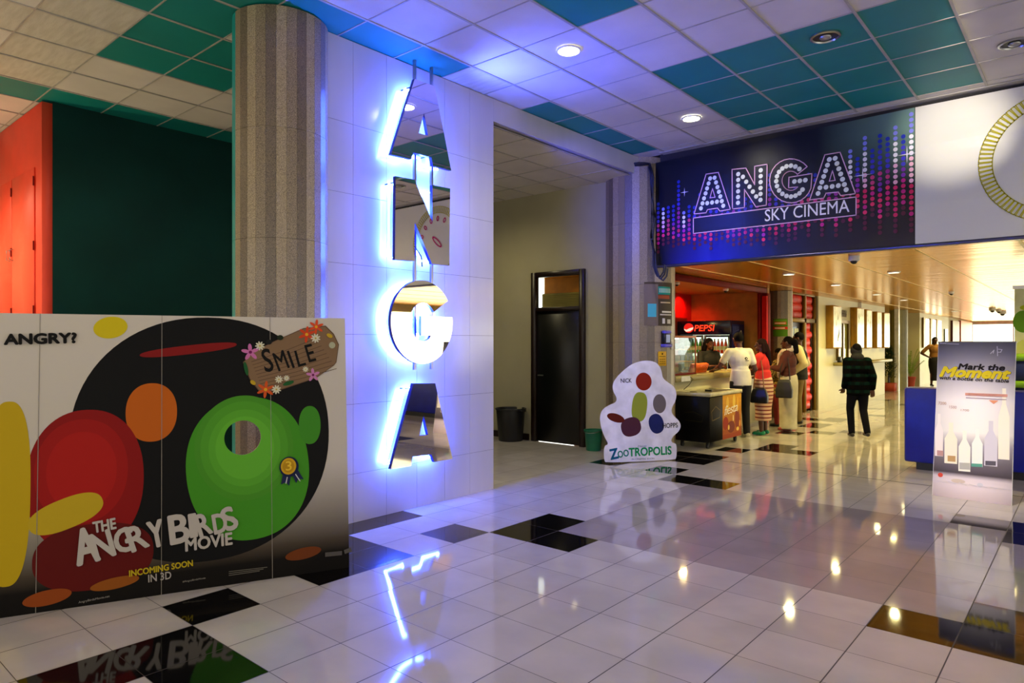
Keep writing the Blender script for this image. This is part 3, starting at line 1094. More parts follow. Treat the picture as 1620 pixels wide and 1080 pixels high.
M_ = fitting(1050, 536, 0, 0, 0)
ds = thing('soap_dispenser', M_ @ V(0, 0, -0.11), 'black and violet wall dispenser below the menu poster on the stone column', 'dispenser')
mb = MB(); mb.box(0, -0.06, -0.11, 0.08, 0.06, 0.11, M_); mb.build('body', M_BLACK, ds, bevel=0.015)
mb = MB(); mb.box(0.02, -0.062, 0.075, 0.085, 0.062, 0.115, M_); mb.build('lid', mat('violet_plastic', '#6860c8', 0.3), ds, bevel=0.008)
mb = MB(); mb.box(0.0, -0.064, -0.115, 0.09, 0.064, -0.07, M_); mb.build('nozzle', mat('violet_plastic', '#6860c8', 0.3), ds, bevel=0.008)
mb = MB(); mb.box(0.08, -0.035, -0.05, 0.084, 0.035, 0.06, M_); mb.build('window', mat('pale_blue_panel', '#90a0c8', 0.2), ds)
M_ = fitting(1047, 567, 0, 0, 0)
mb = MB(); mb.box(0, -0.07, -0.1, 0.006, 0.07, 0.1, M_)
nt_ = tag(mb.build('notice', mat('yellow_card', '#d9a406', 0.5), bevel=0.001), 'yellow notice under the dispenser on the stone column', 'notice')
art = Art(M_ @ V(0.007, -0.07, -0.1), M_.to_3x3() @ V(0, 1, 0), (0, 0, 1))
art.shape(circ(0.07, 0.165, 0.012), '#2a1c04')
art.line([(0.02, 0.13), (0.12, 0.13)], 0.006, '#2a1c04')
for k in range(3):
    for q in range(3): art.line([(0.025 + q * 0.035, 0.03 + k * 0.03), (0.045 + q * 0.035, 0.03 + k * 0.03)], 0.008, '#7a5a08', up=False)
art.build('notice_print', M_INK, nt_)
M_ = fitting(1063, 545, 0, 0, 0, extra=0.0)
mb = MB(); mb.box(0, -0.04, -0.07, 0.012, 0.04, 0.07, M_); sw = tag(mb.build('light_switch', M_WHITEPL, bevel=0.004), 'white light switch at the edge of the stone column beside the cafe opening', 'switch')
mb = MB(); mb.box(0.012, -0.02, -0.03, 0.018, 0.02, 0.03, M_); mb.build('rocker', M_WHITEPL, sw, bevel=0.002)

# cables round the second column and down the banner edge
cb = thing('cable_bundle', (-4.62, 8.28, 2.4), 'blue-black cable bundle draped round the second column and down the banner edge', 'cable')
for s in range(3):
    pts = []
    for k in range(15):
        a = math.radians(190 + k * 9.0)
        rr = C2[2] - 0.02 + 0.012 * s
        pts.append((C2[0] + rr * math.cos(a), C2[1] + rr * math.sin(a), 4.0 + 0.008 * s + 0.01 * math.sin(k + s)))
    ex, ey = pts[-1][0], pts[-1][1]
    for z, dx in ((3.95, 0.03), (3.85, 0.05), (3.6, 0.06), (3.3, 0.08), (3.0, 0.05), (2.8, 0.09), (2.6, 0.1), (2.48, 0.14), (2.44, 0.2), (2.5, 0.25), (2.6, 0.27)):
        pts.append((ex + dx + 0.02 * s + 0.008 * math.sin(z * 9 + s * 2), ey - 0.06 - 0.01 * s, z - 0.03 * s))
    mb = MB(); mb.tube(pts, 0.012, 7)
    mb.build('cable', M_CABLE, cb, smooth=True)

# =================================================================== THE BIG BANNER
BX0, BX1 = -4.60, -2.118
p = onY(1447, 386, BY); BX1 = p.x
bz0, bz1 = LOWC + 0.0, 4.085
bn = thing('cinema_banner', ((BX0 + BX1) / 2, BY, bz0), 'long dark vinyl cinema banner with dotted lettering hung below the tiled ceiling', 'banner')
mb = MB()
nx, nz = 60, 24
gr = [[V(BX0 + (BX1 - BX0) * i / nx, BY + 0.006 * math.sin(i * 0.7) * (1 - k / nz) * noise.noise(V(i * 0.1, k * 0.2, 0)), bz0 + (bz1 - bz0 - 0.06 * (1 - i / nx)) * k / nz) for k in range(nz + 1)] for i in range(nx + 1)]
mb.ink = (1, 1, 1)
def bcol(u, v):
    a, b, c = hx('#05050f'), hx('#1418b4'), hx('#6c8c7c')
    t = max(0, 1 - abs(u - 0.28) * 4) * max(0, 1 - v * 2.2)
    s = max(0, (u - 0.68) / 0.32) * max(0, min(1, (v - 0.45) * 2.4))
    base = [a[q] * (1 - t) + b[q] * t for q in range(3)]
    br = hx('#2a1c20')
    t2 = max(0, min(1, (u - 0.5) * 2)) * max(0, 1 - v * 2)
    base = [base[q] * (1 - t2) + br[q] * t2 for q in range(3)]
    return tuple(base[q] * (1 - s) + c[q] * s for q in range(3))
idx = []
for i in range(nx + 1):
    row = []
    for k in range(nz + 1):
        mb.ink = bcol(i / nx, k / nz)
        row.append(mb.vert(gr[i][k]))
    idx.append(row)
for i in range(nx):
    for k in range(nz):
        mb.f.append([idx[i][k], idx[i + 1][k], idx[i + 1][k + 1], idx[i][k + 1]]); mb.m.append(0)
mb.ink = (1, 1, 1)
mb.build('vinyl_sheet', M_INKG, bn, smooth=True)
art = Art((BX0, BY - 0.008, bz0), (1, 0, 0), (0, 0, 1), start=0.0)
BW, BH = BX1 - BX0, bz1 - bz0
# equaliser dots
rnd = random.Random(3)
ncol = 41
for i in range(ncol):
    u = (i + 0.6) / ncol
    x = u * BW
    tall = i % 2 == 0
    if u < 0.62:
        top = 0.50 + 0.07 * math.sin(i * 1.9) + (0.08 if tall else -0.02) + (0.1 if i in (3, 4, 20) else 0)
        bot = 0.10 + 0.10 * rnd.random()
    else:
        top = 0.62 + (u - 0.62) * (0.95 if tall else 0.6) + rnd.uniform(-0.03, 0.02)
        bot = (0.10 if tall else 0.2) + 0.06 * rnd.random()
    white = i in (1, 5, 19, 32, 34, 38, 40)
    y = bot
    while y < min(top, 0.955):
        t = (y - bot) / (top - bot)
        if t < 0.12: c = '#5c1434'
        elif t < 0.42: c = ('#d81c5c', '#c81c80', '#ec3068')[rnd.randrange(3)] if u > 0.5 or rnd.random() > 0.4 else '#a424a8'
        elif t < 0.62: c = ('#d03c78', '#a02890', '#7c2ca8')[rnd.randrange(3)] if not white else '#f0b8cc'
        elif t < 0.84: c = '#4038c0' if not white else '#f0ecf0'
        else: c = '#2030a8' if not white else '#8488e0'
        if u < 0.62 and not white: c = tuple(q * 0.8 for q in hx(c))
        art.shape(circ(x, y * BH, 0.0225, 0.024, 12), c, up=False)
        y += 0.0405
art.h += 0.002
art.build('equaliser_dots', M_INKG, bn)
# letters
art = Art((BX0, BY - 0.012, bz0), (1, 0, 0), (0, 0, 1))
def buv(px, py):
    p = onY(px, py, BY - 0.012)
    return (p.x - BX0, p.z - bz0)
S5 = 5.4
def bc(x, y): return buv(1080 + x / S5, 230 + y / S5)
A1 = [(200, 245), (305, 230), (408, 545), (318, 560), (298, 535), (212, 548), (200, 575), (98, 585)]
A1h = [(255, 368), (277, 442), (233, 448)]
N1 = [(422, 205), (540, 193), (615, 335), (615, 178), (722, 160), (715, 510), (625, 523), (528, 375), (528, 530), (425, 543)]
A2 = [(1215, 80), (1345, 58), (1477, 412), (1350, 428), (1330, 398), (1225, 408), (1205, 450), (1085, 465)]
A2h = [(1280, 215), (1303, 298), (1253, 305)]
# G drawn as an outer arc, the gap, the bar and the inner arc
def arc(cx, cy, rx, ry, a, b, n=22): return [(cx + rx * math.cos(math.radians(a + (b - a) * k / n)), cy - ry * math.sin(math.radians(a + (b - a) * k / n))) for k in range(n + 1)]
G1 = arc(925, 302, 182, 188, 40, 340) + [(1105, 240), (908, 272), (905, 362), (968, 355)] + arc(925, 302, 75, 82, 320, 42)
L_ = [(A1, A1h), (N1, None), (G1, None), (A2, A2h)]
for lp, hl in L_:
    lo = [bc(*q) for q in lp]
    art.shape(lo, '#0d0a1c', [[bc(*q) for q in hl]] if hl else ())
    art.line(lo, 0.011, '#e8b8d8', True)
    if hl: art.line([bc(*q) for q in hl], 0.009, '#e8b8d8', True)
bulbs = []
def lin_b(a, b, n): bulbs.extend([(a[0] + (b[0] - a[0]) * k / (n - 1), a[1] + (b[1] - a[1]) * k / (n - 1)) for k in range(n)])
lin_b((235, 282), (157, 537), 7); lin_b((273, 276), (347, 515), 7); lin_b((210, 493), (293, 481), 3)
lin_b((475, 245), (473, 490), 6); lin_b((515, 268), (628, 436), 5); lin_b((667, 212), (665, 465), 6)
bulbs += arc(922, 305, 122, 132, 52, 345, 16)[:-1]
lin_b((955, 308), (1048, 296), 3)
lin_b((1253, 120), (1157, 410), 7); lin_b((1303, 110), (1397, 378), 7); lin_b((1225, 357), (1330, 343), 3)
for x, y in bulbs:
    u, v = bc(x, y)
    art.shape(circ(u, v, 0.027, 0.028, 16), '#e6ebe6', up=False)
art.h += 0.001
bx = [bc(92, 620), bc(1482, 440), bc(1482, 595), bc(92, 752)]
art.shape(bx, '#0b0718')
art.line(bx, 0.011, '#e8b8d8', True)
a, b = bc(703, 650), bc(1425, 568)
art.text('SKY CINEMA', a[0], a[1], b[0] - a[0], 0.145, '#f0edf4', bold=0.004, rot=math.atan2(b[1] - a[1], b[0] - a[0]))
for px, py, s in ((1360, 243), (1435, 244), (1083, 304)) and ((1365, 277, 0.1), (1435, 244, 0.1), (1083, 304, 0.06)):
    u, v = buv(px, py)
    art.shape([(u - s, v), (u - 0.006, v + 0.006), (u, v + s), (u + 0.006, v + 0.006), (u + s, v), (u + 0.006, v - 0.006), (u, v - s), (u - 0.006, v - 0.006)], '#e8e4f0')
art.build('lettering', M_INKG, bn)

# white banner beside it
wb = thing('white_banner', (0.5, BY, bz0), 'plain white vinyl banner with a big yellow toothed ring, right of the cinema banner', 'banner')
mb = MB(); nx, nz = 40, 14
for i in range(nx):
    for k in range(nz):
        def q(i, k): return V(BX1 + 0.005 + (4.6 - BX1) * i / nx, BY + 0.004 * noise.noise(V(i * 0.2, k * 0.9, 3)), bz0 + (bz1 - bz0) * k / nz)
        mb.face([q(i, k), q(i + 1, k), q(i + 1, k + 1), q(i, k + 1)])
mb.build('vinyl_sheet', mat('white_vinyl', '#d6d4c8', 0.28, var=0.02, scale=1, bump=0.25, bscale=1.2, stretch=(1, 1, 3)), wb, smooth=True)
art = Art((BX1, BY - 0.008, bz0), (1, 0, 0), (0, 0, 1))
def wuv(px, py):
    p = onY(px, py, BY - 0.008); return (p.x - BX1, p.z - bz0)
lft = wuv(1548, 262); top = wuv(1620, 178); btm = wuv(1620, 333)
cxr, cyr, Rr = lft[0] + 0.64, (lft[1]) , 0.64
for k in range(84):
    a = 2 * math.pi * k / 84
    c, s = math.cos(a), math.sin(a)
    w = 0.017
    def P2(r, t): return (cxr + r * c - t * s, cyr + r * s + t * c)
    art.line([P2(Rr - 0.115, -w), P2(Rr, -w), P2(Rr, w), P2(Rr - 0.115, w)], 0.009, '#b8ae14', True, up=False)
art.h += 0.00015
art.text('Ster-kinekor', cxr - 0.35, cyr + 0.1, 0.0001, 0.0001, '#b01060') if False else None
for k in range(5):
    a = math.radians(118 - k * 25)
    art.shape(circ(cxr + 0.42 * math.cos(a), cyr + 0.42 * math.sin(a), 0.035, 0.05, 16, rot=a - 1.57), '#c01468', [circ(cxr + 0.42 * math.cos(a), cyr + 0.42 * math.sin(a), 0.015, 0.028, 12, rot=a - 1.57)])
art.shape(circ(cxr, cyr, 0.16, 0.05, 20, rot=0.7), '#c01468', [circ(cxr, cyr, 0.12, 0.025, 16, rot=0.7)])
art.build('ring_print', M_INK, wb)

# =================================================================== MIRROR LETTERS
LX = WX + 0.20
TH = 0.035


def c3(x, y): return (500 + x / 2.7, 60 + y / 2.7)
def c4(x, y): return (500 + x / 2.4545, 420 + y / 2.4545)
def c6(x, y): return (590 + x / 5.687, 90 + y / 5.687)


def LP(pts): return [((q := onX(px, py, LX)).y, q.z) for px, py in pts]


letters = [
    ('A', [c6(*q) for q in ((375, 197), (555, 262), (705, 1023), (540, 978), (525, 905), (365, 860), (345, 920), (163, 877))], [c6(*q) for q in ((460, 505), (495, 707), (413, 685))]),
    ('N', [c3(*q) for q in ((340, 590), (420, 605), (497, 783), (497, 628), (573, 643), (570, 972), (495, 965), (422, 787), (420, 953), (337, 947))], None),
    ('G', None, None),
    ('A', [c4(*q) for q in ((378, 457), (463, 457), (530, 750), (460, 763), (448, 733), (375, 742), (370, 778), (290, 790))], [c4(*q) for q in ((418, 580), (435, 657), (402, 660))]),
]
sg = thing('hanging_letter_sign', (LX, 4.3, 0.9), 'vertical sign of four blue-backlit mirrored letters hanging before the white wall', 'sign')
names = ['topmost mirrored letter A', 'mirrored letter N', 'round mirrored letter G', 'lowest mirrored letter A']


def extrude(mb, loops, xf, xb, mface=0, mside=1):
    vs, fs = fill2d(loops)
    mb.cur = mface
    i0 = len(mb.v)
    for a, b in vs: mb.vert((xf, a, b))
    for f in fs: mb.f.append([i0 + k for k in f]); mb.m.append(mface)
    i0 = len(mb.v)
    for a, b in vs: mb.vert((xb, a, b))
    for f in fs: mb.f.append([i0 + k for k in f[::-1]]); mb.m.append(mside)
    for lp in loops:
        n = len(lp)
        for k in range(n):
            a, b = lp[k], lp[(k + 1) % n]
            mb.cur = mside
            mb.face([V(xf, *a), V(xf, *b), V(xb, *b), V(xb, *a)])


for i, (ch, outl, hole) in enumerate(letters):
    if ch == 'G':
        c_ = onX(*c4(411, 219), LX)
        ry_ = (onX(*c4(530, 215), LX).y - onX(*c4(290, 215), LX).y) / 2
        rz_ = (onX(*c4(411, 57), LX).z - onX(*c4(411, 382), LX).z) / 2
        cy_, cz_ = (onX(*c4(530, 215), LX).y + onX(*c4(290, 215), LX).y) / 2, c_.z
        iy, iz = ry_ * 0.42, rz_ * 0.46
        P = lambda a, ry, rz: (cy_ + ry * math.cos(math.radians(a)), cz_ + rz * math.sin(math.radians(a)))
        lp = [P(33 + (368 - 33) * k / 60, ry_, rz_) for k in range(61)]
        lp += [(cy_ - 0.02, cz_ + rz_ * 0.14), (cy_ - 0.02, cz_ - rz_ * 0.32), (cy_ + iy * 0.62, cz_ - rz_ * 0.32)]
        lp += [P(-60 - (360 - 93) * k / 40, iy, iz) for k in range(41)]
        loops = [lp]
    else:
        loops = [LP(outl)] + ([LP(hole)] if hole else [])
    mb = MB()
    extrude(mb, loops, LX, LX - TH)
    L = mb.build('letter', [M_MIRROR, M_BLUECAB], sg)
    L['label'] = names[i]
    # light box behind: blue lit tape following the outline
    lp = loops[0]
    cy2 = sum(q[0] for q in lp) / len(lp); cz2 = sum(q[1] for q in lp) / len(lp)
    ins = [(cy2 + (a - cy2) * 0.86, cz2 + (b - cz2) * 0.9) for a, b in lp]
    mb = MB()
    mb.tube([V(WX + 0.055, a, b) for a, b in ins + ins[:1]], 0.012, 6)
    mb.build('led_strip', M_BLUE, L)
    for (a, b) in ((ins[0]), (ins[len(ins) // 2])):
        mb = MB(); mb.tube([V(LX - TH, a, b), V(WX, a, b)], 0.006, 6)
        mb.build('standoff', M_BLACK, L)
for y in (4.13, 4.34):
    mb = MB(); mb.box(LX - 0.12, y - 0.012, 1.3, LX - 0.095, y + 0.012, CEIL)
    mb.build('hanging_rod', M_STEEL, sg)
mb = MB(); mb.tube([V(LX - 0.05, 4.05, 2.45), V(LX - 0.03, 4.1, 2.38), V(LX - 0.06, 4.17, 2.34), V(LX - 0.08, 4.2, 2.25)], 0.006); mb.build('cable', M_CABLE, sg, smooth=True)

# unseen blue spots added to spread blue over header, ceiling and second column
spot('added_blue_spot', (-4.5, 5.28, 3.62), 260, (0.05, 0.08, 1.0), 56, 1.0, tuple(V(-0.06, 1, -0.1).to_track_quat('-Z', 'Y').to_euler()), 0.05)
spot('added_blue_spot', (-4.5, 4.6, 3.55), 170, (0.05, 0.08, 1.0), 110, 1.0, tuple(V(0.9, 0.6, 1.0).to_track_quat('-Z', 'Y').to_euler()), 0.05)

# =================================================================== MOVIE STANDEE
b0_, b1_ = V(-4.67, 1.01, 0), V(-3.90, 2.81, 0)
U = (b1_ - b0_).normalized()
Nn = V(U.y, -U.x, 0)
W_ = (V(0, 0, 1.72) - Nn * 0.14).normalized()
OB = b1_ - U * 3.0 + V(0, 0, 0.0)
SWD, SHT = 3.0, 1.727
NB = U.cross(W_)
st = thing('movie_standee', b1_ - U * 1.5 - NB * 0.05, 'wide cardboard film poster board with a round face hole leaning at far left', 'poster board')
art = Art(OB, U, W_)
hole_c = art.uv(384, 692); hole_r = 0.112
hole = circ(hole_c[0], hole_c[1], hole_r, hole_r, 36)
vs, fs = fill2d([[(0, 0), (SWD, 0), (SWD, SHT), (0, SHT)], hole])
M_BOARD = mat('printed_cardboard', '#c4bcae', 0.6, spec=0.12)
ntb = M_BOARD.node_tree
gz = nd(ntb, 'ShaderNodeNewGeometry'); sz = nd(ntb, 'ShaderNodeSeparateXYZ')
ntb.links.new(gz.outputs['Position'], sz.inputs[0])
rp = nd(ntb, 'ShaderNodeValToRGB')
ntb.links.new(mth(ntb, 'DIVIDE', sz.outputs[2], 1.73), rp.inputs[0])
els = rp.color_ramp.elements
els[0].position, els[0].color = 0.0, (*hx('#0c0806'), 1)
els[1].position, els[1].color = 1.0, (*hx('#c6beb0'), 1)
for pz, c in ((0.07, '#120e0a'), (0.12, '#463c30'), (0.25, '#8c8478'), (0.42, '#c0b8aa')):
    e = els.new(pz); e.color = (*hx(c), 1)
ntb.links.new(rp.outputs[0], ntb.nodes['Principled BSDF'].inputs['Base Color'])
mb = MB()
P0 = lambda u, v, h: OB + U * u + W_ * v + NB * h
i0 = 0
for a, b in vs: mb.vert(P0(a, b, 0))
for f in fs: mb.f.append(list(f)); mb.m.append(0)
i0 = len(mb.v)
for a, b in vs: mb.vert(P0(a, b, -0.012))
for f in fs: mb.f.append([i0 + k for k in f[::-1]]); mb.m.append(1)
for lp in ([(0, 0), (SWD, 0), (SWD, SHT), (0, SHT)], hole):
    for k in range(len(lp)):
        a, b = lp[k], lp[(k + 1) % len(lp)]
        mb.cur = 1
        mb.face([P0(*a, 0), P0(*b, 0), P0(*b, -0.012), P0(*a, -0.012)])
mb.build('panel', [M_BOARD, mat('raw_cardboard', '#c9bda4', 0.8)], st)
mb = MB()
for u in (0.6, 1.6, 2.5):
    mb.quadbox([P0(u, 0.0, -0.013), P0(u + 0.02, 0.0, -0.013), P0(u + 0.02, 0.0, -0.5) * 1, P0(u, 0.0, -0.5),
                P0(u, 1.2, -0.013), P0(u + 0.02, 1.2, -0.013), P0(u + 0.02, 1.2, -0.04), P0(u, 1.2, -0.04)])
for k, vtx in enumerate(mb.v):
    if vtx[2] < 0.09: mb.v[k] = (vtx[0], vtx[1], 0.0)
mb.build('rear_strut', mat('raw_cardboard', '#c9bda4', 0.8), st)
# creases
uvp = art.uv
mb = MB()
for px in (62, 256, 428):
    u = uvp(px, 600)[0]
    mb.quadbox([P0(u - 0.0015, 0.0, 0.0), P0(u + 0.0015, 0.0, 0), P0(u + 0.0015, 0.0, 0.003), P0(u - 0.0015, 0.0, 0.003),
                P0(u - 0.0015, SHT, 0), P0(u + 0.0015, SHT, 0), P0(u + 0.0015, SHT, 0.003), P0(u - 0.0015, SHT, 0.003)])
mb.build('fold_seam', mat('crease_grey', '#8c8478', 0.5), st)
# plain rounded colour fields stand in for the film artwork


def E(cx, cy, rx, ry, rot=0.0, p=2.0, n=84):
    """an ellipse given by its centre and radii in pixels of the photograph"""
    c = Vector(uvp(cx, cy)); r = Vector(uvp(cx + rx, cy)); t = Vector(uvp(cx, cy - ry))
    return circ(c.x, c.y, (r - c).length, (t - c).length, n, rot, p)


art.shape(E(330, 692, 190, 190, 0.0, 2.15), '#0b0a0a', [hole])
art.shape(E(240, 652, 40, 46, 0.0, 2.2), '#b85a10')
art.shape(E(137, 760, 90, 112, 0.0, 2.2), '#84100e')
for q, c in ((0.82, '#961410'), (0.62, '#a41812')): art.shape(E(130, 745, 88 * q, 100 * q, 0.0, 2.1), c)
art.shape(E(150, 880, 92, 52, 0.0, 2.4), '#5a0e0a')
art.shape(E(12, 780, 36, 145, 0.0, 2.6), '#b89a10')
art.shape(E(105, 812, 60, 24, 0.35, 2.4), '#b89c1c')
art.shape(E(395, 740, 93, 112, 0.1, 2.2), '#3f8a1c', [hole])
for q, c in ((0.9, '#458a20'), (0.8, '#4c9424'), (0.66, '#549e28'), (0.54, '#5ca82c')): art.shape(E(388, 708, 84 * q, 92 * q, 0.1, 2.0), c, [hole])
art.shape(E(490, 672, 17, 30, 0.0, 2.2), '#3c8420')
art.shape(E(175, 518, 27, 17, 0.2, 2.0), '#c8b414')
art.shape(E(300, 553, 75, 7, 0.12, 2.4), '#7c1412')
art.shape(E(480, 875, 28, 9, 0.1), '#6c3410')
art.shape(E(182, 922, 38, 9, 0.1), '#8c4c12')
art.shape(E(75, 945, 38, 12, 0.1), '#8c4012')
art.build('artwork', M_INK, st)
# wooden plank sign printed on the board
wd = Art(OB, U, W_, start=0.0045)
pl = [(384, 573), (402, 556), (430, 541), (480, 519), (515, 515), (528, 528), (536, 545), (532, 573), (528, 578), (500, 598), (440, 618), (412, 622), (395, 600)]
wd.shape([uvp(*q) for q in pl], '#5c4430')
wd.shape([uvp(q[0] * 0.985 + 458 * 0.015, q[1] * 0.97 + 568 * 0.03) for q in pl], '#7c6146')
for k in range(9):
    a, b = (398 + k * 2, 572 + k * 5), (500 + k * 4, 535 + k * 6)
    wd.line([uvp(*a), uvp((a[0] + b[0]) / 2, (a[1] + b[1]) / 2 + 2), uvp(*b)], 0.004, '#59422e', up=False)
wd.h += 0.00015
for ch, a, b, hgt in (('S', (420, 589), (434, 586), 0.155), ('M', (441, 587), (458, 581), 0.125), ('I', (463, 582), (466, 581), 0.12), ('L', (472, 580), (484, 577), 0.11), ('E', (489, 573), (500, 570), 0.12)):
    wd.tq(ch, a, b, hgt, '#0c0a08', bold=0.015)


def flower(cx, cy, r, n, c1, c2, w=0.5):
    u, v = uvp(cx, cy)
    for k in range(n):
        a = 2 * math.pi * k / n + 0.4
        wd.shape(circ(u + r * 0.55 * math.cos(a), v + r * 0.55 * math.sin(a), r * 0.5, r * w * 0.45, 12, a), c1, up=False)
    wd.h += 0.00015
    wd.shape(circ(u, v, r * 0.2, r * 0.2, 10), c2)


for a in ((396, 557, 0.055, 5, '#c06ca0', '#6c1450'), (495, 593, 0.045, 5, '#c078a8', '#6c1450'), (485, 529, 0.055, 6, '#c8401c', '#d8a020', 0.4), (500, 517, 0.05, 6, '#d04820', '#d8a020', 0.4), (420, 616, 0.055, 6, '#c8501c', '#d8a020', 0.4),
          (411, 547, 0.03, 9, '#d0ccb0', '#b8a040', 0.4), (499, 535, 0.032, 9, '#d0ccb0', '#b8a040', 0.4), (441, 600, 0.026, 9, '#d0ccb0', '#b8a040', 0.4), (453, 598, 0.02, 9, '#d0ccb0', '#b8a040', 0.4), (437, 616, 0.03, 9, '#d0ccb0', '#b8a040', 0.4), (483, 584, 0.02, 9, '#d0ccb0', '#b8a040', 0.4)): flower(*a)
wd.shape(E(525, 546, 5, 5), '#a8a888'); wd.shape(E(521, 531, 5, 3, -0.5), '#b89820'); wd.shape(E(443, 534, 5, 4), '#1c2818'); wd.shape(E(425, 541, 5, 4), '#181814')
wd.shape(E(389, 583, 3, 11, 0.2), '#1c5428'); wd.shape(E(400, 605, 5, 3, -0.7), '#b89820'); wd.shape(E(456, 606, 9, 3, 0.3), '#1c5428')
wd.build('wooden_sign_print', M_INK, st)
# rosette with its number
rs = Art(OB, U, W_, start=0.012)
rs.shape([uvp(*q) for q in ((448, 745), (444, 766), (452, 762), (457, 768), (461, 745))], '#1c2448')
rs.shape([uvp(*q) for q in ((460, 745), (468, 764), (472, 756), (480, 758), (468, 738))], '#1c2448')
rs.line([uvp(455, 750), uvp(452, 764)], 0.006, '#c8c8c0'); rs.line([uvp(466, 748), uvp(474, 760)], 0.006, '#c8c8c0')
rs.shape(E(457, 738, 15, 16), '#141c3c'); rs.shape(E(456, 737, 12, 13), '#c89c18'); rs.shape(E(456, 737, 9, 10), '#b08412')
rs.tq('3', (452, 744), (461, 743), 0.06, '#e0b830', bold=0.02)
rs.build('rosette_print', M_INK, st)
# lettering
lt = Art(OB, U, W_, start=0.0125)
lt.tq('ANGRY?', (8, 545), (121, 542), 0.058, '#0c0a08', bold=0.085)
WH = '#b4aca2'
lt.tq('THE', (149, 842), (184, 835), 0.062, WH, bold=0.05)
for ch, a, b, hgt in (('A', (124, 893), (158, 884), 0.20), ('N', (153, 886), (183, 876), 0.155), ('G', (183, 874), (211, 869), 0.14), ('R', (210, 872), (236, 862), 0.145), ('Y', (240, 866), (262, 860), 0.155),
                      ('B', (271, 860), (300, 854), 0.17), ('I', (302, 849), (312, 847), 0.14), ('R', (317, 848), (336, 841), 0.135), ('D', (340, 844), (360, 839), 0.12), ('S', (360, 840), (378, 832), 0.145)):
    lt.tq(ch, a, b, hgt, WH, bold=0.045)
lt.tq('MOVIE', (294, 871), (367, 860), 0.075, WH, bold=0.05)
lt.tq('INCOMING SOON', (205, 911), (305, 894), 0.036, '#b8a018', bold=0.045)
lt.tq('IN 3D', (235, 920), (271, 914), 0.045, '#a89f96', bold=0.02)
lt.tq('AngryBirdsMovie.net', (125, 954), (174, 944), 0.016, '#8c857c', bold=0.01)
lt.tq('#AngryBirdsMovie', (289, 921), (325, 915), 0.014, '#8c857c', bold=0.01)
for k in range(3): lt.line([uvp(362, 903 + k * 3), uvp(422 - k * 6, 896 + k * 3)], 0.003, '#7c766c', up=False)
for a in ((517, 876), (547, 871)):
    lt.line([uvp(a[0], a[1]), uvp(a[0] + (20 if a[0] < 530 else 5), a[1] - 2)], 0.028, '#55504a', up=False)
lt.build('lettering', M_INK, st)

# =================================================================== CUT-OUT STANDEE
q0, q1 = onZ(957, 734), onZ(1068, 728)
Uz = (q1 - q0); wz = Uz.length; Uz.normalize()
Nz = V(Uz.y, -Uz.x, 0)
Wz = (V(0, 0, 1) - Nz * 0.07).normalized()
zc = thing('film_cutout_standee', (q0 + q1) / 2, 'white shaped cardboard film cut-out with green title standing before the second column', 'cardboard cut-out')
ar = Art(q0, Uz, Wz)
def z5(x, y): return ar.uv(940 + x / 6.0, 560 + y / 6.0)
body = [(105, 870), (150, 855), (110, 790), (75, 690), (66, 600), (90, 535), (150, 495), (215, 470), (225, 430), (190, 370), (183, 310), (210, 250), (290, 170), (370, 110), (470, 83), (560, 90), (610, 125), (635, 185), (642, 245), (690, 285),
        (745, 320), (772, 380), (765, 450), (730, 510), (722, 560), (750, 600), (795, 640), (812, 690), (790, 740), (745, 775), (722, 810), (725, 838), (765, 850), (772, 880), (770, 985), (750, 1003), (130, 1032), (105, 1010)]


def smooth_loop(pts, it=2):
    for _ in range(it):
        out = []
        for i in range(len(pts)):
            a, b = pts[i], pts[(i + 1) % len(pts)]
            out += [(a[0] * .75 + b[0] * .25, a[1] * .75 + b[1] * .25), (a[0] * .25 + b[0] * .75, a[1] * .25 + b[1] * .75)]
        pts = out
    return pts


lp = [z5(440 + (q[0] - 440) * 1.035, q[1] if q[1] > 860 else 880 + (q[1] - 880) * 1.03) for q in smooth_loop(body)]
mnv = min(q[1] for q in lp)
vs, fs = fill2d([lp])
mb = MB()
PZ = lambda u, v, h: q0 + Uz * u + Wz * v + Uz.cross(Wz) * h
for a, b in vs: mb.vert(PZ(a, b, 0))
for f in fs: mb.f.append(list(f)); mb.m.append(0)
i0 = len(mb.v)
for a, b in vs: mb.vert(PZ(a, b, -0.012))
for f in fs: mb.f.append([i0 + k for k in f[::-1]]); mb.m.append(1)
for k in range(len(lp)):
    a, b = lp[k], lp[(k + 1) % len(lp)]
    mb.cur = 1
    mb.face([PZ(*a, 0), PZ(*b, 0), PZ(*b, -0.012), PZ(*a, -0.012)])
mb.build('panel', [mat('white_card', '#e2dfe4', 0.35), mat('raw_cardboard', '#c9bda4', 0.8)], zc)
mb = MB()
mb.quadbox([PZ(0.35, 0.02, -0.013), PZ(0.55, 0.02, -0.013), PZ(0.55, 0.0, -0.3), PZ(0.35, 0.0, -0.3), PZ(0.40, 0.8, -0.013), PZ(0.5, 0.8, -0.013), PZ(0.5, 0.8, -0.02), PZ(0.4, 0.8, -0.02)])
mb.build('rear_strut', mat('raw_cardboard', '#c9bda4', 0.8), zc)
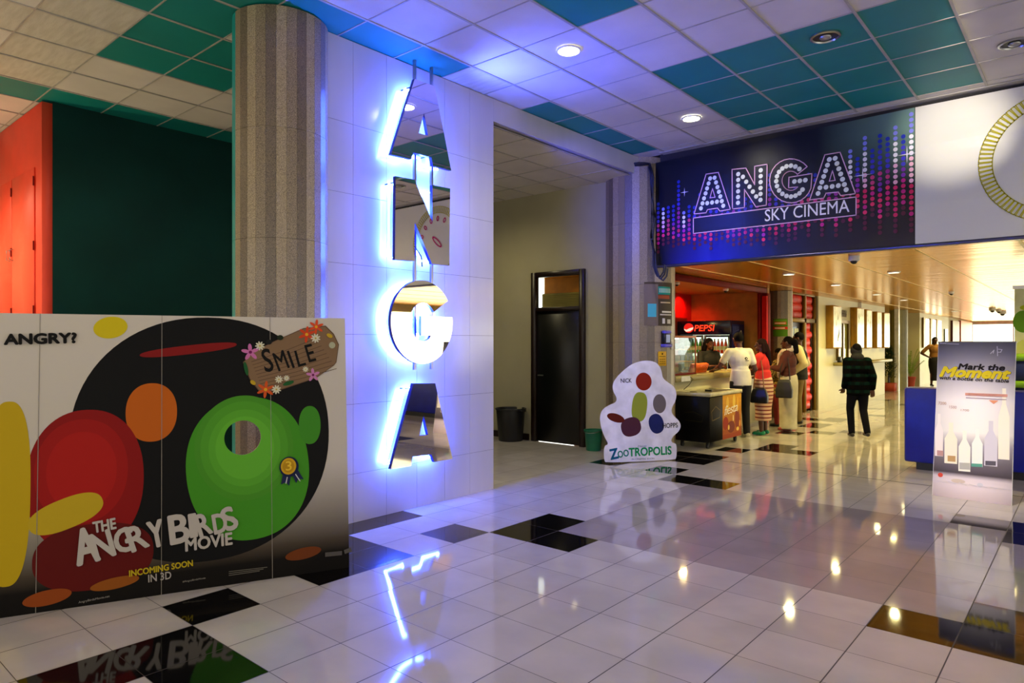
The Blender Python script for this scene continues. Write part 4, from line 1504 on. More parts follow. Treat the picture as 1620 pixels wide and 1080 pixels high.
# plain rounded colour fields in place of the pictured characters
def EZ(cx, cy, rx, ry, rot=0.0, p=2.0): 
    c = Vector(z5(cx, cy)); r = Vector(z5(cx + rx, cy)); t = Vector(z5(cx, cy - ry))
    return circ(c.x, c.y, (r - c).length, (t - c).length, 28, rot, p)
ar.shape(EZ(470, 260, 75, 85), '#8c2010')
ar.shape(EZ(430, 500, 72, 140, -0.15, 2.6), '#8f9a30')
ar.shape(EZ(350, 690, 95, 90, 0.2, 2.4), '#4c2430')
ar.shape(EZ(205, 605, 85, 40, -0.3), '#5c1810')
ar.shape(EZ(620, 470, 62, 90), '#6c625e')
ar.shape(EZ(590, 660, 70, 95, 0.3, 2.2), '#1c2458')
ar.build('artwork', M_INK, zc)
zt_ = Art(q0, Uz, Wz, start=0.003)
def tz(s, a, b, h, col, **k):
    ua, ub = Vector(z5(*a)), Vector(z5(*b)); d = ub - ua
    zt_.text(s, ua.x, ua.y, d.length, h, col, rot=math.atan2(d.y, d.x), **k)
tz('NICK', (252, 272), (355, 270), 0.055, '#14141c', bold=0.02)
tz('HOPPS', (650, 702), (793, 695), 0.062, '#14141c', bold=0.02)
tz('Z', (158, 1000), (230, 985), 0.125, '#0f5a78', bold=0.06)
tz('OO', (228, 985), (330, 965), 0.085, '#157a62', bold=0.04)
tz('TROPOLIS', (330, 970), (732, 950), 0.105, '#128a4c', bold=0.045)
tz('Disney', (412, 890), (500, 884), 0.032, '#2c6a78', bold=0.0, shear=0.2)
tz('IN CINEMAS SOON', (357, 1005), (568, 997), 0.022, '#5c5c68')
zt_.build('lettering', M_INK, zc)

# =================================================================== BIN, BUCKET
def bin_(name, x, y, r0, r1, h, m, label, cat, rim=0.015):
    t = thing(name, (x, y, 0), label, cat)
    mb = MB(); mb.lathe([(r0 * 0.97, 0.0), (r0, 0.01), (r1, h), (r1 - 0.008, h), (r0 - 0.008, 0.02)], (x, y, 0), 28, ends=False)
    mb.lathe([(r0 * 0.97, 0.001), (r0 * 0.3, 0.001)], (x, y, 0), 28)
    mb.build('tub', m, t, smooth=True)
    mb = MB(); pts = [V(x + (r1 + 0.004) * math.cos(2 * math.pi * k / 28), y + (r1 + 0.004) * math.sin(2 * math.pi * k / 28), h) for k in range(29)]
    mb.tube(pts, rim, 8); mb.build('rim', m, t, smooth=True)
    return t


pb_ = onZ(822, 694)
t = bin_('waste_bin', pb_.x, pb_.y - 0.22, 0.19, 0.23, 0.50, M_BLACK, 'round black plastic waste bin against the cream back wall', 'bin')
for s in (-1, 1):
    x = pb_.x + s * 0.24; mb = MB(); mb.tube([(x, pb_.y - 0.28, 0.5), (x + s * 0.03, pb_.y - 0.26, 0.48), (x + s * 0.03, pb_.y - 0.18, 0.48), (x, pb_.y - 0.16, 0.5)], 0.01); mb.build('handle', M_BLACK, t, smooth=True)
pb_ = onZ(939, 712)
M_GREEN = mat('green_plastic', '#0f6a4c', 0.4)
t = bin_('bucket', pb_.x, pb_.y, 0.105, 0.13, 0.29, M_GREEN, 'small green plastic bucket on the floor by the black door', 'bucket', 0.008)
mb = MB(); mb.tube([(pb_.x + 0.13 * math.cos(a), pb_.y + 0.13 * math.sin(a) - 0.02, 0.29 - 0.1 * abs(math.sin(a * 1)) * 0.3) for a in [math.pi + math.pi * k / 12 for k in range(13)]], 0.004); mb.build('handle', M_STEEL, t, smooth=True)
pm = onZ(952, 716)
mb = MB(); mb.tube([(pm.x, pm.y + 0.35, 0.02), (pm.x + 0.0, pm.y + 0.45, 0.9)], 0.012)
tag(mb.build('broom_handle', M_WHITEPL, smooth=True), 'pale broom handle leaning behind the white cut-out near the black door', 'broom')

# =================================================================== ROLL-UP STAND
s0, s1 = V(-1.254, 8.0, 0.0), V(-0.604, 7.965, 0.0)
Us = (s1 - s0).normalized(); ws = (s1 - s0).length
Ns = V(Us.y, -Us.x, 0)
Ws = (V(0, 0, 1.55) - Ns * 0.27).normalized()
hs = 1.553 / Ws.z
sd = thing('poster_stand', (s0 + s1) / 2, 'grey drinks promotion poster on a leaning stand before the blue barrier', 'poster stand')
PS = lambda u, v, h: s0 + Us * u + Ws * v + Us.cross(Ws) * h
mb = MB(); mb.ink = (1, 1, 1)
stops = [(0, '#c8b4b0'), (0.10, '#e4d4d4'), (0.13, '#e0d0d0'), (0.16, '#50464a'), (0.24, '#786e72'), (0.34, '#a89ea2'), (0.42, '#f4ece0'), (0.62, '#f4eae6'), (0.78, '#bcb4b8'), (0.92, '#8c888c'), (1.0, '#68666a')]  # washed-out glow across the middle is put into the sheet colours
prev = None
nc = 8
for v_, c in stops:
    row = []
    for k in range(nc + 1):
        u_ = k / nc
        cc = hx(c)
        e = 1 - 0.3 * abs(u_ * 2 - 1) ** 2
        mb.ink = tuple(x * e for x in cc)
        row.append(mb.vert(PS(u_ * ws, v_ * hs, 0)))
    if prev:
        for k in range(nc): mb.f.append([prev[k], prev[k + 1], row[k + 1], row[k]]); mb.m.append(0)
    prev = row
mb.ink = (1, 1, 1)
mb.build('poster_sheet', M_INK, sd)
mb = MB()
mb.quadbox([PS(-0.004, 0, -0.003), PS(ws + 0.004, 0, -0.003), PS(ws + 0.004, 0, -0.012), PS(-0.004, 0, -0.012), PS(-0.004, hs, -0.003), PS(ws + 0.004, hs, -0.003), PS(ws + 0.004, hs, -0.012), PS(-0.004, hs, -0.012)])
mb.build('backing_board', M_WHITEPL, sd)
mb = MB(); mb.tube([PS(-0.006, hs, -0.006), PS(ws + 0.006, hs, -0.006)], 0.008); mb.build('top_rail', M_STEEL, sd, smooth=True)
for u in (0.12, ws - 0.12):
    a = PS(u, hs * 0.75, -0.015)
    mb = MB(); mb.tube([a, V(a.x, a.y + 0.18, 0.01)], 0.008); mb.build('leg', M_BLACK, sd, smooth=True)
ar = Art(s0, Us, Ws)
def st6(x, y): return ar.uv(1470 + x / 7.2, 530 + y / 7.2)
def st7(x, y): return ar.uv(1470 + x / 7.2, 660 + y / 7.2)
def ts(s, a, b, h, col, fn=st6, **k):
    ua, ub = Vector(fn(*a)), Vector(fn(*b)); d = ub - ua
    ar.text(s, ua.x, ua.y, d.length, h, col, rot=math.atan2(d.y, d.x), **k)
# bottles pictured on the poster, drawn tilted as printed
def pbot(cx, y0_, y1_, w, col, cap=None):
    a, b = Vector(st7(cx, y0_)), Vector(st7(cx + 4, y1_))
    d = (b - a); L2 = d.length; d.normalize(); n2 = Vector((d.y, -d.x)) * w / 2
    pts = [a - n2, a + n2, a + d * L2 * 0.6 + n2, a + d * L2 * 0.78 + n2 * 0.35, b + n2 * 0.35, b - n2 * 0.35, a + d * L2 * 0.78 - n2 * 0.35, a + d * L2 * 0.6 - n2]
    ar.shape([tuple(q) for q in pts], col)
pbot(110, 440, -40, 0.07, '#ecdcd4'); pbot(245, 525, 60, 0.11, '#efe4c8'); pbot(400, 615, 150, 0.1, '#f0ecd8'); pbot(545, 560, 130, 0.09, '#eaeee0'); pbot(700, 555, 40, 0.105, '#d4ccd0'); pbot(850, 480, -330 + 0, 0.09, '#f2e8d0')
for a in ((210, 440, 300, 500, '#b8925c'), (345, 520, 465, 590, '#b4b0a4'), (480, 530, 605, 560, '#5c9c84'), (640, 500, 760, 545, '#5c565c'), (90, 380, 160, 435, '#b88c84')):
    ar.shape([st7(a[0], a[3]), st7(a[2], a[3] + 6), st7(a[2], a[1]), st7(a[0], a[1] - 6)], a[4])
ar.shape(circ(*st7(128, 655), 0.022), '#c84838')
ar.shape(circ(*st7(330, 725), 0.06, 0.02), '#cdb9a4')
ar.shape(circ(*st7(580, 770), 0.025, 0.02), '#cfc9cc')
ts('www.', (120, 100), (205, 102), 0.012, '#dedade', bold=0.03)
ar.line([st6(210, 98), st6(335, 102)], 0.008, '#b8b4b8')
for pts in (((775, 130), (780, 235)), ((700, 210), (740, 170), (730, 205)), ((790, 160), (830, 165), (815, 195), (785, 195))):
    ar.line([st6(*q) for q in pts], 0.006, '#dcd8dc')
ts('Mark the', (332, 386), (860, 403), 0.055, '#1a1214', bold=0.08, shear=0.18)
ts('Moment', (126, 468), (921, 500), 0.098, '#5a4e10', bold=0.115, shear=0.3)
ts('Moment', (124, 467), (919, 499), 0.098, '#dcc41c', bold=0.085, shear=0.3)
ts('with a bottle on the table', (120, 502), (908, 541), 0.032, '#241a1c', bold=0.05, shear=0.18)
ts('HOTEL ROOM TO WIN A', (422, 690), (880, 708), 0.03, '#e0a08c', bold=0.03) if False else None
for k in range(12): ar.line([st6(428 + k * 38, 672 + k * 1.4), st6(456 + k * 38, 673 + k * 1.4)], 0.026, '#dc9c88', up=False)
for k in range(14): ar.line([st6(425 + k * 33, 712 + k * 1.6), st6(448 + k * 33, 713 + k * 1.6)], 0.008, '#a8949a', up=False)
ts('7200', (105, 790), (195, 795), 0.03, '#b08c7c', bold=0.0); ts('1500', (230, 832), (312, 838), 0.028, '#b08c7c'); ts('1700', (360, 865), (455, 870), 0.022, '#b89888')
ar.shape([st6(680, 740), st6(790, 745), st6(735, 785)], '#e0946c')
for k in range(7): ar.line([st7(100 + k * 120, 712 + k * 16), st7(180 + k * 120, 742 + k * 14)], 0.006, '#cfc6c4', up=False)
ar.build('poster_print', M_INK, sd)

# =================================================================== BLUE BARRIER AND THINGS BEHIND
bl = thing('padded_barrier', (0.3, 9.7, 0), 'waist-high royal blue padded barrier behind the drinks poster', 'barrier')
M_BL = mat('royal_blue_vinyl', '#12208c', 0.4, bump=0.15, bscale=8)
mb = MB(); mb.box(-1.78, 9.44, 0.09, 0.55, 9.72, 1.0); mb.build('padded_panel', M_BL, bl, bevel=0.03, segs=3)
mb = MB(); mb.box(0.56, 9.44, 0.09, 2.9, 9.72, 1.0); mb.build('padded_panel', M_BL, bl, bevel=0.03, segs=3)
mb = MB(); mb.box(-1.66, 9.5, 0, 2.8, 9.68, 0.09); mb.build('plinth', M_BLACK, bl)
sp_ = thing('soft_play_frame', (-0.6, 11.2, 0), 'navy soft play frame with lime green stripes behind the blue barrier', 'play frame')
M_NV = mat('navy_vinyl', '#10204c', 0.5); M_LM = mat('lime_vinyl', '#7fb010', 0.5)
for k in range(4):
    z = 0.0 + k * 0.35
    mb = MB(); mb.box(-0.95, 11.0, z, 0.8, 11.5, z + 0.26); mb.build('navy_block', M_NV, sp_, bevel=0.02)
    mb = MB(); mb.box(-0.97, 10.98, z + 0.26, 0.82, 11.5, z + 0.35 - 0.002); mb.build('lime_stripe', M_LM, sp_, bevel=0.01)
rb = thing('hanging_banner', (-0.5, 12.2, 1.2), 'yellow and green printed banner hanging at the right edge beyond the play frame', 'banner')
p0_ = onY(1605, 470, 12.2)
mb = MB(); mb.box(p0_.x, 12.2, 0.9, p0_.x + 0.9, 12.21, 2.32); mb.build('banner_sheet', mat('pale_green_vinyl', '#cfd49a', 0.4), rb)
ar = Art((p0_.x, 12.199, 0.9), (1, 0, 0), (0, 0, 1))
for a in ((0.2, 1.15, 0.14, 0.05, '#a8b820'), (0.1, 0.95, 0.12, 0.16, '#5c8c1c'), (0.35, 0.8, 0.22, 0.2, '#e0c81c'), (0.15, 0.4, 0.2, 0.3, '#c8d070'), (0.6, 0.6, 0.2, 0.3, '#7ca82c')): ar.shape(circ(*a[:4], 20), a[4])
ar.build('banner_print', M_INK, rb)
mb = MB(); mb.box(p0_.x - 0.02, 12.18, 2.32, p0_.x + 0.92, 12.23, 2.37); mb.build('top_rail', M_STEEL, rb)
mb = MB(); mb.box(p0_.x + 0.2, 12.2, 2.37, p0_.x + 0.22, 12.22, LOWC); mb.build('hanging_rod', M_STEEL, rb)

# =================================================================== CORRIDOR, LEFT SIDE
wall('wall_corridor_white', M_PALE, -6.9, 16.35, 0, WX + 0.02, 22.8, LOWC)
wall('wall_recess_back', M_TAN, -6.9, 22.8, 0, -6.2, 28.1, LOWC)
wall('wall_corridor_far_white', M_PALE, -6.9, 28.1, 0, WX + 0.03, 34.4, LOWC)
wall('wall_corridor_far_end', M_TAN, -6.9, 34.4, 0, WX + 0.03, 42, LOWC)
wall('wall_shop_back', M_DKRED, -6.9, 13.4, 0, -5.15, 16.35, LOWC)

# shopfront: red quilted panels and dark door
SX = WX + 0.02
q_ = thing('quilted_shopfront', (-4.95, 15.4, 0), 'shopfront of glossy red quilted panels in bronze frames beyond the cafe', 'shopfront')
M_QR = mat('glossy_red_vinyl', '#d01c0c', 0.38)


def quilt(y0, y1, z0, z1, ny, nz, name, bul=0.03, x=-4.92):
    mb = MB()
    sy, sz = 6 * ny, 6 * nz
    g = []
    for i in range(sy + 1):
        row = []
        for k in range(sz + 1):
            u, v = i / sy * ny, k / sz * nz
            off = 0.5 if int(v) % 2 else 0
            h = abs(math.sin(math.pi * (u + off))) ** 0.6 * abs(math.sin(math.pi * v)) ** 0.6
            row.append(mb.vert(V(x + bul * h, y0 + (y1 - y0) * i / sy, z0 + (z1 - z0) * k / sz)))
        g.append(row)
    for i in range(sy):
        for k in range(sz):
            mb.f.append([g[i][k], g[i + 1][k], g[i + 1][k + 1], g[i][k + 1]]); mb.m.append(0)
    return mb.build(name, M_QR, q_, smooth=True)


quilt(14.45, 15.5, 2.08, 2.58, 12, 3, 'quilted_transom')
quilt(15.54, 16.2, 2.08, 2.58, 8, 3, 'quilted_transom')
quilt(15.62, 16.1, 0.05, 1.98, 1, 11, 'quilted_panel', 0.045)
quilt(14.4, 15.45, 0.05, 0.85, 9, 6, 'quilted_panel', 0.02)
mb = MB()
mb.box(-4.93, 14.4, 1.98, -4.84, 16.3, 2.08).box(-4.93, 15.48, 0, -4.84, 15.6, 2.6).box(-4.93, 16.2, 0, -4.84, 16.34, 2.6).box(-4.93, 14.4, 2.575, -4.84, 16.3, 2.605)
mb.build('shop_frame', M_BRONZE, q_, bevel=0.005)
mb = MB(); mb.box(-4.95, 16.1, 0.0, -4.9, 16.2, 1.98); mb.build('dark_jamb', M_DKWOOD, q_)
mb = MB(); mb.box(-4.96, 14.42, 0.0, -4.93, 15.48, 1.98); dl = mb.build('door', M_DKWOOD, q_)
mb = MB(); mb.box(-4.93, 14.5, 0.9, -4.925, 15.2, 1.9); mb.build('pane', mat('dark_pane', '#1c0c0a', 0.08), dl)
for k, (y, w, c) in enumerate(((14.62, 0.36, '#c6cfa4'), (15.05, 0.26, '#d2dcc0'))):
    mb = MB(); mb.box(-4.924, y, 1.15 + 0.3 * k, -4.92, y + w, 1.85)
    tag(mb.build('paper_notice', mat('notice_' + c.strip('#'), c, 0.7)), ['larger', 'smaller'][k] + ' pale green paper sheet taped on the dark shop door', 'notice')

# sticker on third column
def on_c3(px, py): return on_col(px, py, C3, 0.004)
pa, aa = on_c3(1223, 520); pb, ab = on_c3(1246, 520)
zt, zb = on_c3(1236, 504)[0].z, on_c3(1236, 532)[0].z
cs = curved_sheet(aa, ab, zb, zt, C3[2] + 0.006, [(0, 0, 1, 1, '#4f7c14'), (0.05, 0.65, 0.95, 0.95, '#6c9a28'), (0.12, 0.68, 0.9, 0.82, '#d83c18'), (0.15, 0.72, 0.85, 0.78, '#e8dcb0'), (0, 0.4, 1, 0.55, '#c82c14'), (0.15, 0.44, 0.8, 0.5, '#e8d4b0')], C3).build('wall_poster', M_INK)
tag(cs, 'green poster with red bands on the stone column beyond the cafe', 'poster')


# light boxes
def lightbox(y0, y1, z0, z1, label, dep=0.16, col='#e4e2a8', x=WX + 0.022):
    t = thing('light_box', (x + 0.04, (y0 + y1) / 2, z0), label, 'light box')
    mb = MB(); mb.box(x, y0, z0, x + dep, y1, z1); mb.build('case', mat('bronze_brown', '#a87c20', 0.35, 0.2), t, bevel=0.004)
    mb = MB(); mb.box(x + dep, y0 + 0.03, z0 + 0.03, x + dep + 0.006, y1 - 0.02, z1 - 0.03)
    f = mb.build('lit_face', mat('lit_poster_face', '#c8c8b0', 0.15, scale=3, var=0.5, emit=col, estr=0.16), t)
    mb = MB(); r_ = random.Random(int(y0 * 10)); mb.ink = hx('#6c7050')
    for k in range(7):
        yy = y0 + 0.1 + r_.random() * (y1 - y0 - 0.25); zz = z0 + 0.08 + r_.random() * (z1 - z0 - 0.3)
        mb.face([V(x + dep + 0.007, yy, zz), V(x + dep + 0.007, yy + 0.05, zz + 0.02), V(x + dep + 0.007, yy + 0.03, zz + 0.2)])
    mb.build('poster_print', M_INK, f)
    return t


lightbox(16.9, 17.6, 1.40, 2.42, 'lit poster box on the white wall, nearest the red shopfront')
lightbox(19.0, 19.7, 1.38, 2.45, 'lit poster box on the white wall just left of the grey column')
lightbox(20.3, 20.9, 1.38, 2.45, 'first lit poster box right of the grey column on the white wall', 0.08)
lightbox(21.2, 21.75, 1.38, 2.42, 'middle lit poster box right of the grey column on the white wall', 0.14)
lightbox(22.05, 22.75, 1.38, 2.42, 'last lit poster box before the plant recess', 0.14)

# ticket window
tw = thing('ticket_window', (WX + 0.04, 18.2, 1.0), 'bronze framed ticket window with a stone ledge in the white wall', 'ticket window')
mb = MB()
x = WX + 0.022
mb.box(x, 17.75, 1.1, x + 0.05, 17.84, 2.1).box(x, 18.66, 1.1, x + 0.05, 18.75, 2.1).box(x, 17.84, 2.02, x + 0.05, 18.66, 2.1).box(x, 18.2, 1.1, x + 0.04, 18.26, 2.02)
mb.build('window_frame', M_BRONZE, tw)
mb = MB(); mb.box(x, 17.84, 1.1, x + 0.012, 18.2, 2.02).box(x, 18.26, 1.1, x + 0.012, 18.66, 2.02); mb.build('pane', mat('olive_pane', '#7c7a3c', 0.06), tw)
mb = MB(); mb.box(x, 17.5, 0.98, x + 0.24, 19.4, 1.06); mb.build('ledge', M_GTOP, tw, bevel=0.008)
mb = MB(); mb.box(x + 0.08, 17.52, 1.061, x + 0.15, 17.68, 1.2); tag(mb.build('card_terminal', M_BLACK, bevel=0.01), 'small black terminal standing on the ticket window ledge', 'terminal')
art = Art((x + 0.0015, 17.78, 2.2), (0, 1, 0), (0, 0, 1))
rnd = random.Random(5)
for k in range(7):
    u = k * 0.13
    for q in range(3): art.line([(u + q * 0.035, 0.0), (u + q * 0.035 + rnd.uniform(-0.02, 0.02), 0.15)], 0.022, '#3c2c1c', up=False)
    art.line([(u, rnd.choice((0.01, 0.07, 0.14))), (u + 0.08, 0.07)], 0.02, '#3c2c1c', up=False)
tag(art.build('wall_sign', M_INK), 'short row of dark sign letters on the wall above the ticket window', 'sign')
# counter further along
mb = MB(); mb.box(WX + 0.02, 20.2, 0.98, WX + 0.25, 22.7, 1.05)
tag(mb.build('wall_ledge', M_GTOP, bevel=0.008), 'stone ledge along the white wall below the three poster boxes', 'ledge')

# far section windows and doors
mb = MB()
x = WX + 0.033
for y in (28.5, 29.9, 31.2): mb.box(x, y, 1.35, x + 0.06, y + 0.35, 2.45)
struct(mb.build('window_1', M_BRONZE))
for k, y in enumerate((28.85, 30.25, 31.55)):
    mb = MB(); mb.box(x, y, 1.4, x + 0.03, y + 0.9, 2.42)
    t = tag(mb.build('glowing_board', mat('lit_window_face', '#f0e8d0', 0.3, emit=(1, 0.93, 0.78), estr=2.2)), ['nearest', 'middle', 'farthest'][k] + ' tall glowing board on the far white wall', 'light board')
mb = MB(); mb.box(x, 33.3, 1.5, x + 0.04, 34.0, 2.1); struct(mb.build('window_2', mat('olive_pane2', '#6c7c4c', 0.1)))
mb = MB(); mb.box(x, 35.0, 0, x + 0.08, 36.9, 2.5); struct(mb.build('door_2', mat('maroon_door', '#5c1c14', 0.4)))
mb = MB(); mb.box(x, 37.2, 0, x + 0.1, 41.0, 2.55); struct(mb.build('trim_10', mat('orange_panel_paint', '#d04c18', 0.4)))
# far glazed end
mb = MB()
mb.box(-4.8, 41.6, 2.45, 5.5, 41.7, LOWC)
for k in range(7): mb.box(-4.8 + k * 1.7, 41.6, 0, -4.8 + k * 1.7 + 0.05, 41.68, 2.45)
struct(mb.build('window_3', mat('white_frame', '#dcd8cc', 0.4)))
mb = MB(); mb.box(-4.78, 41.63, 0.0, 5.5, 41.635, 2.45); struct(mb.build('window_pane', M_GLASS))
mb = MB(); mb.face([V(-30, 41.7, -0.05), V(30, 41.7, -0.05), V(30, 90, -0.05), V(-30, 90, -0.05)])
struct(mb.build('floor_outside', mat('pale_paving', '#b8b0a0', 0.8)))


# plants
def pot(x, y, r, h, m, parent):
    mb = MB(); mb.lathe([(r * 0.75, 0), (r, h), (r * 1.08, h), (r * 1.08, h * 0.9), (r * 0.98, h * 0.88)][:3], (x, y, 0), 20)
    o = mb.build('pot', m, parent, smooth=True)
    mb = MB(); mb.lathe([(r * 1.05, h * 0.86), (r * 1.1, h), (r * 0.95, h + 0.01)], (x, y, 0), 20); mb.build('rim', m, o, smooth=True)
    return o


M_TERRA = mat('terracotta', '#a83c1c', 0.6); M_LEAFD = mat('dark_foliage', '#14300c', 0.5, var=0.4, scale=30); M_LEAF = mat('palm_leaf', '#88a830', 0.45, var=0.3)
py_ = 23.6; px_ = onX(1406, 600, -4.98)
cx, cy = px_.x, px_.y
tp = thing('potted_conifer', (cx, cy, 0), 'clipped dark conifer in a square terracotta pot left of the far stone column', 'plant')
mb = MB(); mb.box(cx - 0.2, cy - 0.2, 0, cx + 0.2, cy + 0.2, 0.26); mb.build('pot', M_TERRA, tp, bevel=0.02)
mb = MB(); mb.tube([(cx, cy, 0.2), (cx, cy, 0.5)], 0.03); mb.build('trunk', M_DKWOOD, tp)
mb = MB(); r_ = random.Random(2)
for k in range(900):
    t_ = r_.random() ** 0.8; a = r_.random() * 6.283
    z = 0.42 + 1.0 * t_
    rr = (0.23 * math.sin(math.pi * min(1, (0.12 + 0.88 * (1 - t_))) * 0.62 + 0.1)) * r_.uniform(0.5, 1)
    c = V(cx + rr * math.cos(a), cy + rr * math.sin(a), z)
    d = V(math.cos(a), math.sin(a), 0.9).normalized() * 0.07
    s_ = V(-math.sin(a), math.cos(a), 0) * 0.02
    mb.face([c - s_, c + s_, c + d])
mb.build('foliage', M_LEAFD, tp)
cx, cy = -4.9, 27.0
tp = thing('potted_palm', (cx, cy, 0), 'feathery green palm in a red pot right of the far stone column', 'plant')
pot(cx, cy, 0.17, 0.34, M_TERRA, tp)
for k in range(11):
    a = k * 2.399; L2 = 0.48 + 0.1 * (k % 3); el = 0.5 + 0.09 * k
    mb = MB(); pts = []
    for q in range(9):
        s_ = q / 8
        pts.append(V(cx + math.cos(a) * math.cos(el) * L2 * s_ , cy + math.sin(a) * math.cos(el) * L2 * s_, 0.35 + 0.35 * s_ + math.sin(el) * L2 * 1.5 * s_ * (1.25 - 0.6 * s_)))
    mb.tube(pts, 0.008, 5)
    for q in range(2, 9):
        for sd_ in (-1, 1):
            for e_ in (0, 0.5):
                p = pts[q - 1].lerp(pts[q], e_)
                d = (pts[q] - pts[q - 1]).normalized()
                s2 = V(-math.sin(a), math.cos(a), 0) * sd_
                tip = p + s2 * 0.15 * (1.1 - q / 10) + d * 0.1 - V(0, 0, 0.06)
                mb.face([p - d * 0.012, p + d * 0.012, tip])
    mb.build('frond', M_LEAF, tp)

# =================================================================== LAMPS AND CAMERAS
def downlight(x, y, z, r, lit, label, power=0, col=(1, 0.93, 0.8), lens=None, ang=140, group=None):
    t = thing('downlight', (x, y, z), label, 'ceiling light', group)
    mb = MB(); mb.lathe([(r, 0.0), (r, -0.012), (r * 0.86, -0.016), (r * 0.82, -0.002)], (x, y, z), 28, ends=False); mb.build('trim_ring', M_WHITEPL if lit else M_STEEL, t, smooth=True)
    mb = MB(); mb.lathe([(r * 0.83, -0.004), (r * 0.4, -0.0045), (0.001, -0.005)], (x, y, z), 28, ends=False)
    mb.build('lens', lens or (M_LAMP if lit else M_BLACK), t)
    if not lit:
        mb = MB(); mb.ell((x, y, z - 0.01), r * 0.4, r * 0.4, 0.02); mb.build('bulb', M_STEEL, t, smooth=True)
    if power: spot('downlight_beam', (x, y, z - 0.03), power, col, ang)
    return t


def cell(a, b): return CXO - (a + 0.5) * CT, CYO - (b + 0.5) * CT


downlight(*cell(2, 1), CEIL, 0.11, True, 'bright round ceiling downlight nearest the mirrored letters', 60)
downlight(*cell(2, -3), CEIL, 0.11, True, 'bright round ceiling downlight close to the dark cinema banner', 50)
downlight(*cell(-1, -1), CEIL, 0.12, False, 'unlit round ceiling fitting set in a teal tile')
downlight(*cell(-3, -3), CEIL, 0.12, False, 'unlit round ceiling fitting in a white tile above the white banner')
for k, (a, b) in enumerate(((-1, 5), (-4, 1), (-5, -3), (2, 7), (-3, 8), (9, 9), (8, 4))):
    x, y = cell(a, b)
    spot('ceiling_fill', (x, y, CEIL - 0.03), 20, (1, 0.86, 0.74), 150)  # foyer fill light added on the tile grid, without any fitting
hall = [(1248, 433), (1322, 450), (1387, 465), (1430, 474), (1510, 492), (1414, 430)]
lab = ['slim lit downlight in the gold ceiling nearest the cafe', 'second slim lit downlight in the gold ceiling from the cafe', 'third slim lit downlight in the gold ceiling from the cafe',
       'slim lit downlight in the gold ceiling in front of the far stone column', 'farthest slim lit downlight in the gold ceiling', 'dim round downlight in the gold ceiling toward the middle of the corridor']
for (a, b), l in zip(hall, lab):
    p = onZ(a, b, LOWC)
    downlight(p.x, p.y, LOWC, 0.09, True, l, 90, (1, 0.83, 0.3), M_LAMP2, 160)
for x, y in ((-3.2, 16), (-1, 14), (1, 18), (-3.2, 22), (-0.5, 24), (-3.2, 30), (0, 10.5)):
    spot('corridor_lamp', (x, y, LOWC - 0.03), 125, (1, 0.83, 0.3), 160)


def dome_cam(px, py, z, label, s=1.0):
    p = onZ(px, py, z)
    t = thing('security_camera', (p.x, p.y, z), label, 'camera')
    mb = MB(); mb.lathe([(0.065 * s, 0), (0.065 * s, -0.05 * s), (0.055 * s, -0.06 * s)], (p.x, p.y, z), 24); mb.build('housing', M_WHITEPL, t, smooth=True)
    mb = MB(); mb.ell((p.x, p.y, z - 0.06 * s), 0.042 * s, 0.042 * s, 0.04 * s); mb.build('lens_dome', M_BLACK, t, smooth=True)


dome_cam(1351, 405, LOWC, 'white dome security camera with a black lens under the gold ceiling near the banner')
dome_cam(1505, 461, LOWC, 'small dome camera midway along the gold ceiling', 0.8)
dome_cam(1570, 487, LOWC, 'left of the three far dome cameras near the glazed end', 1.4)
dome_cam(1580, 489.5, LOWC, 'middle of the three far dome cameras near the glazed end', 1.2)
dome_cam(1586, 492, LOWC, 'right of the three far dome cameras near the glazed end', 1.6)
dome_cam(1148, 456, 2.545, 'small dome camera on the cafe ceiling above the fridge', 0.8)
dome_cam(1071, 446, 2.545, 'small dark dome camera at the left end of the cafe ceiling', 0.7)

# warm lamp of the side room at far left, and the back room lamp
spot('side_room_lamp', (-7.6, 0.6, CEIL - 0.05), 90, (1, 0.84, 0.45), 165)
spot('side_room_lamp', (-9.6, 0.9, 3.6), 170, (1, 0.8, 0.5), 165)
spot('side_room_added_uplight', (-9.2, 0.0, 0.6), 130, (1, 0.84, 0.5), 170, rot=(math.pi, 0, 0))  # unseen uplight added to brighten the ceiling at far left
spot('back_room_lamp', (-7.0, 6.8, LC - 0.03), 62, (1, 0.86, 0.48), 165)

# =================================================================== PEOPLE
SKIN = mat('dark_brown_skin', '#4a2614', 0.45, var=0.1)


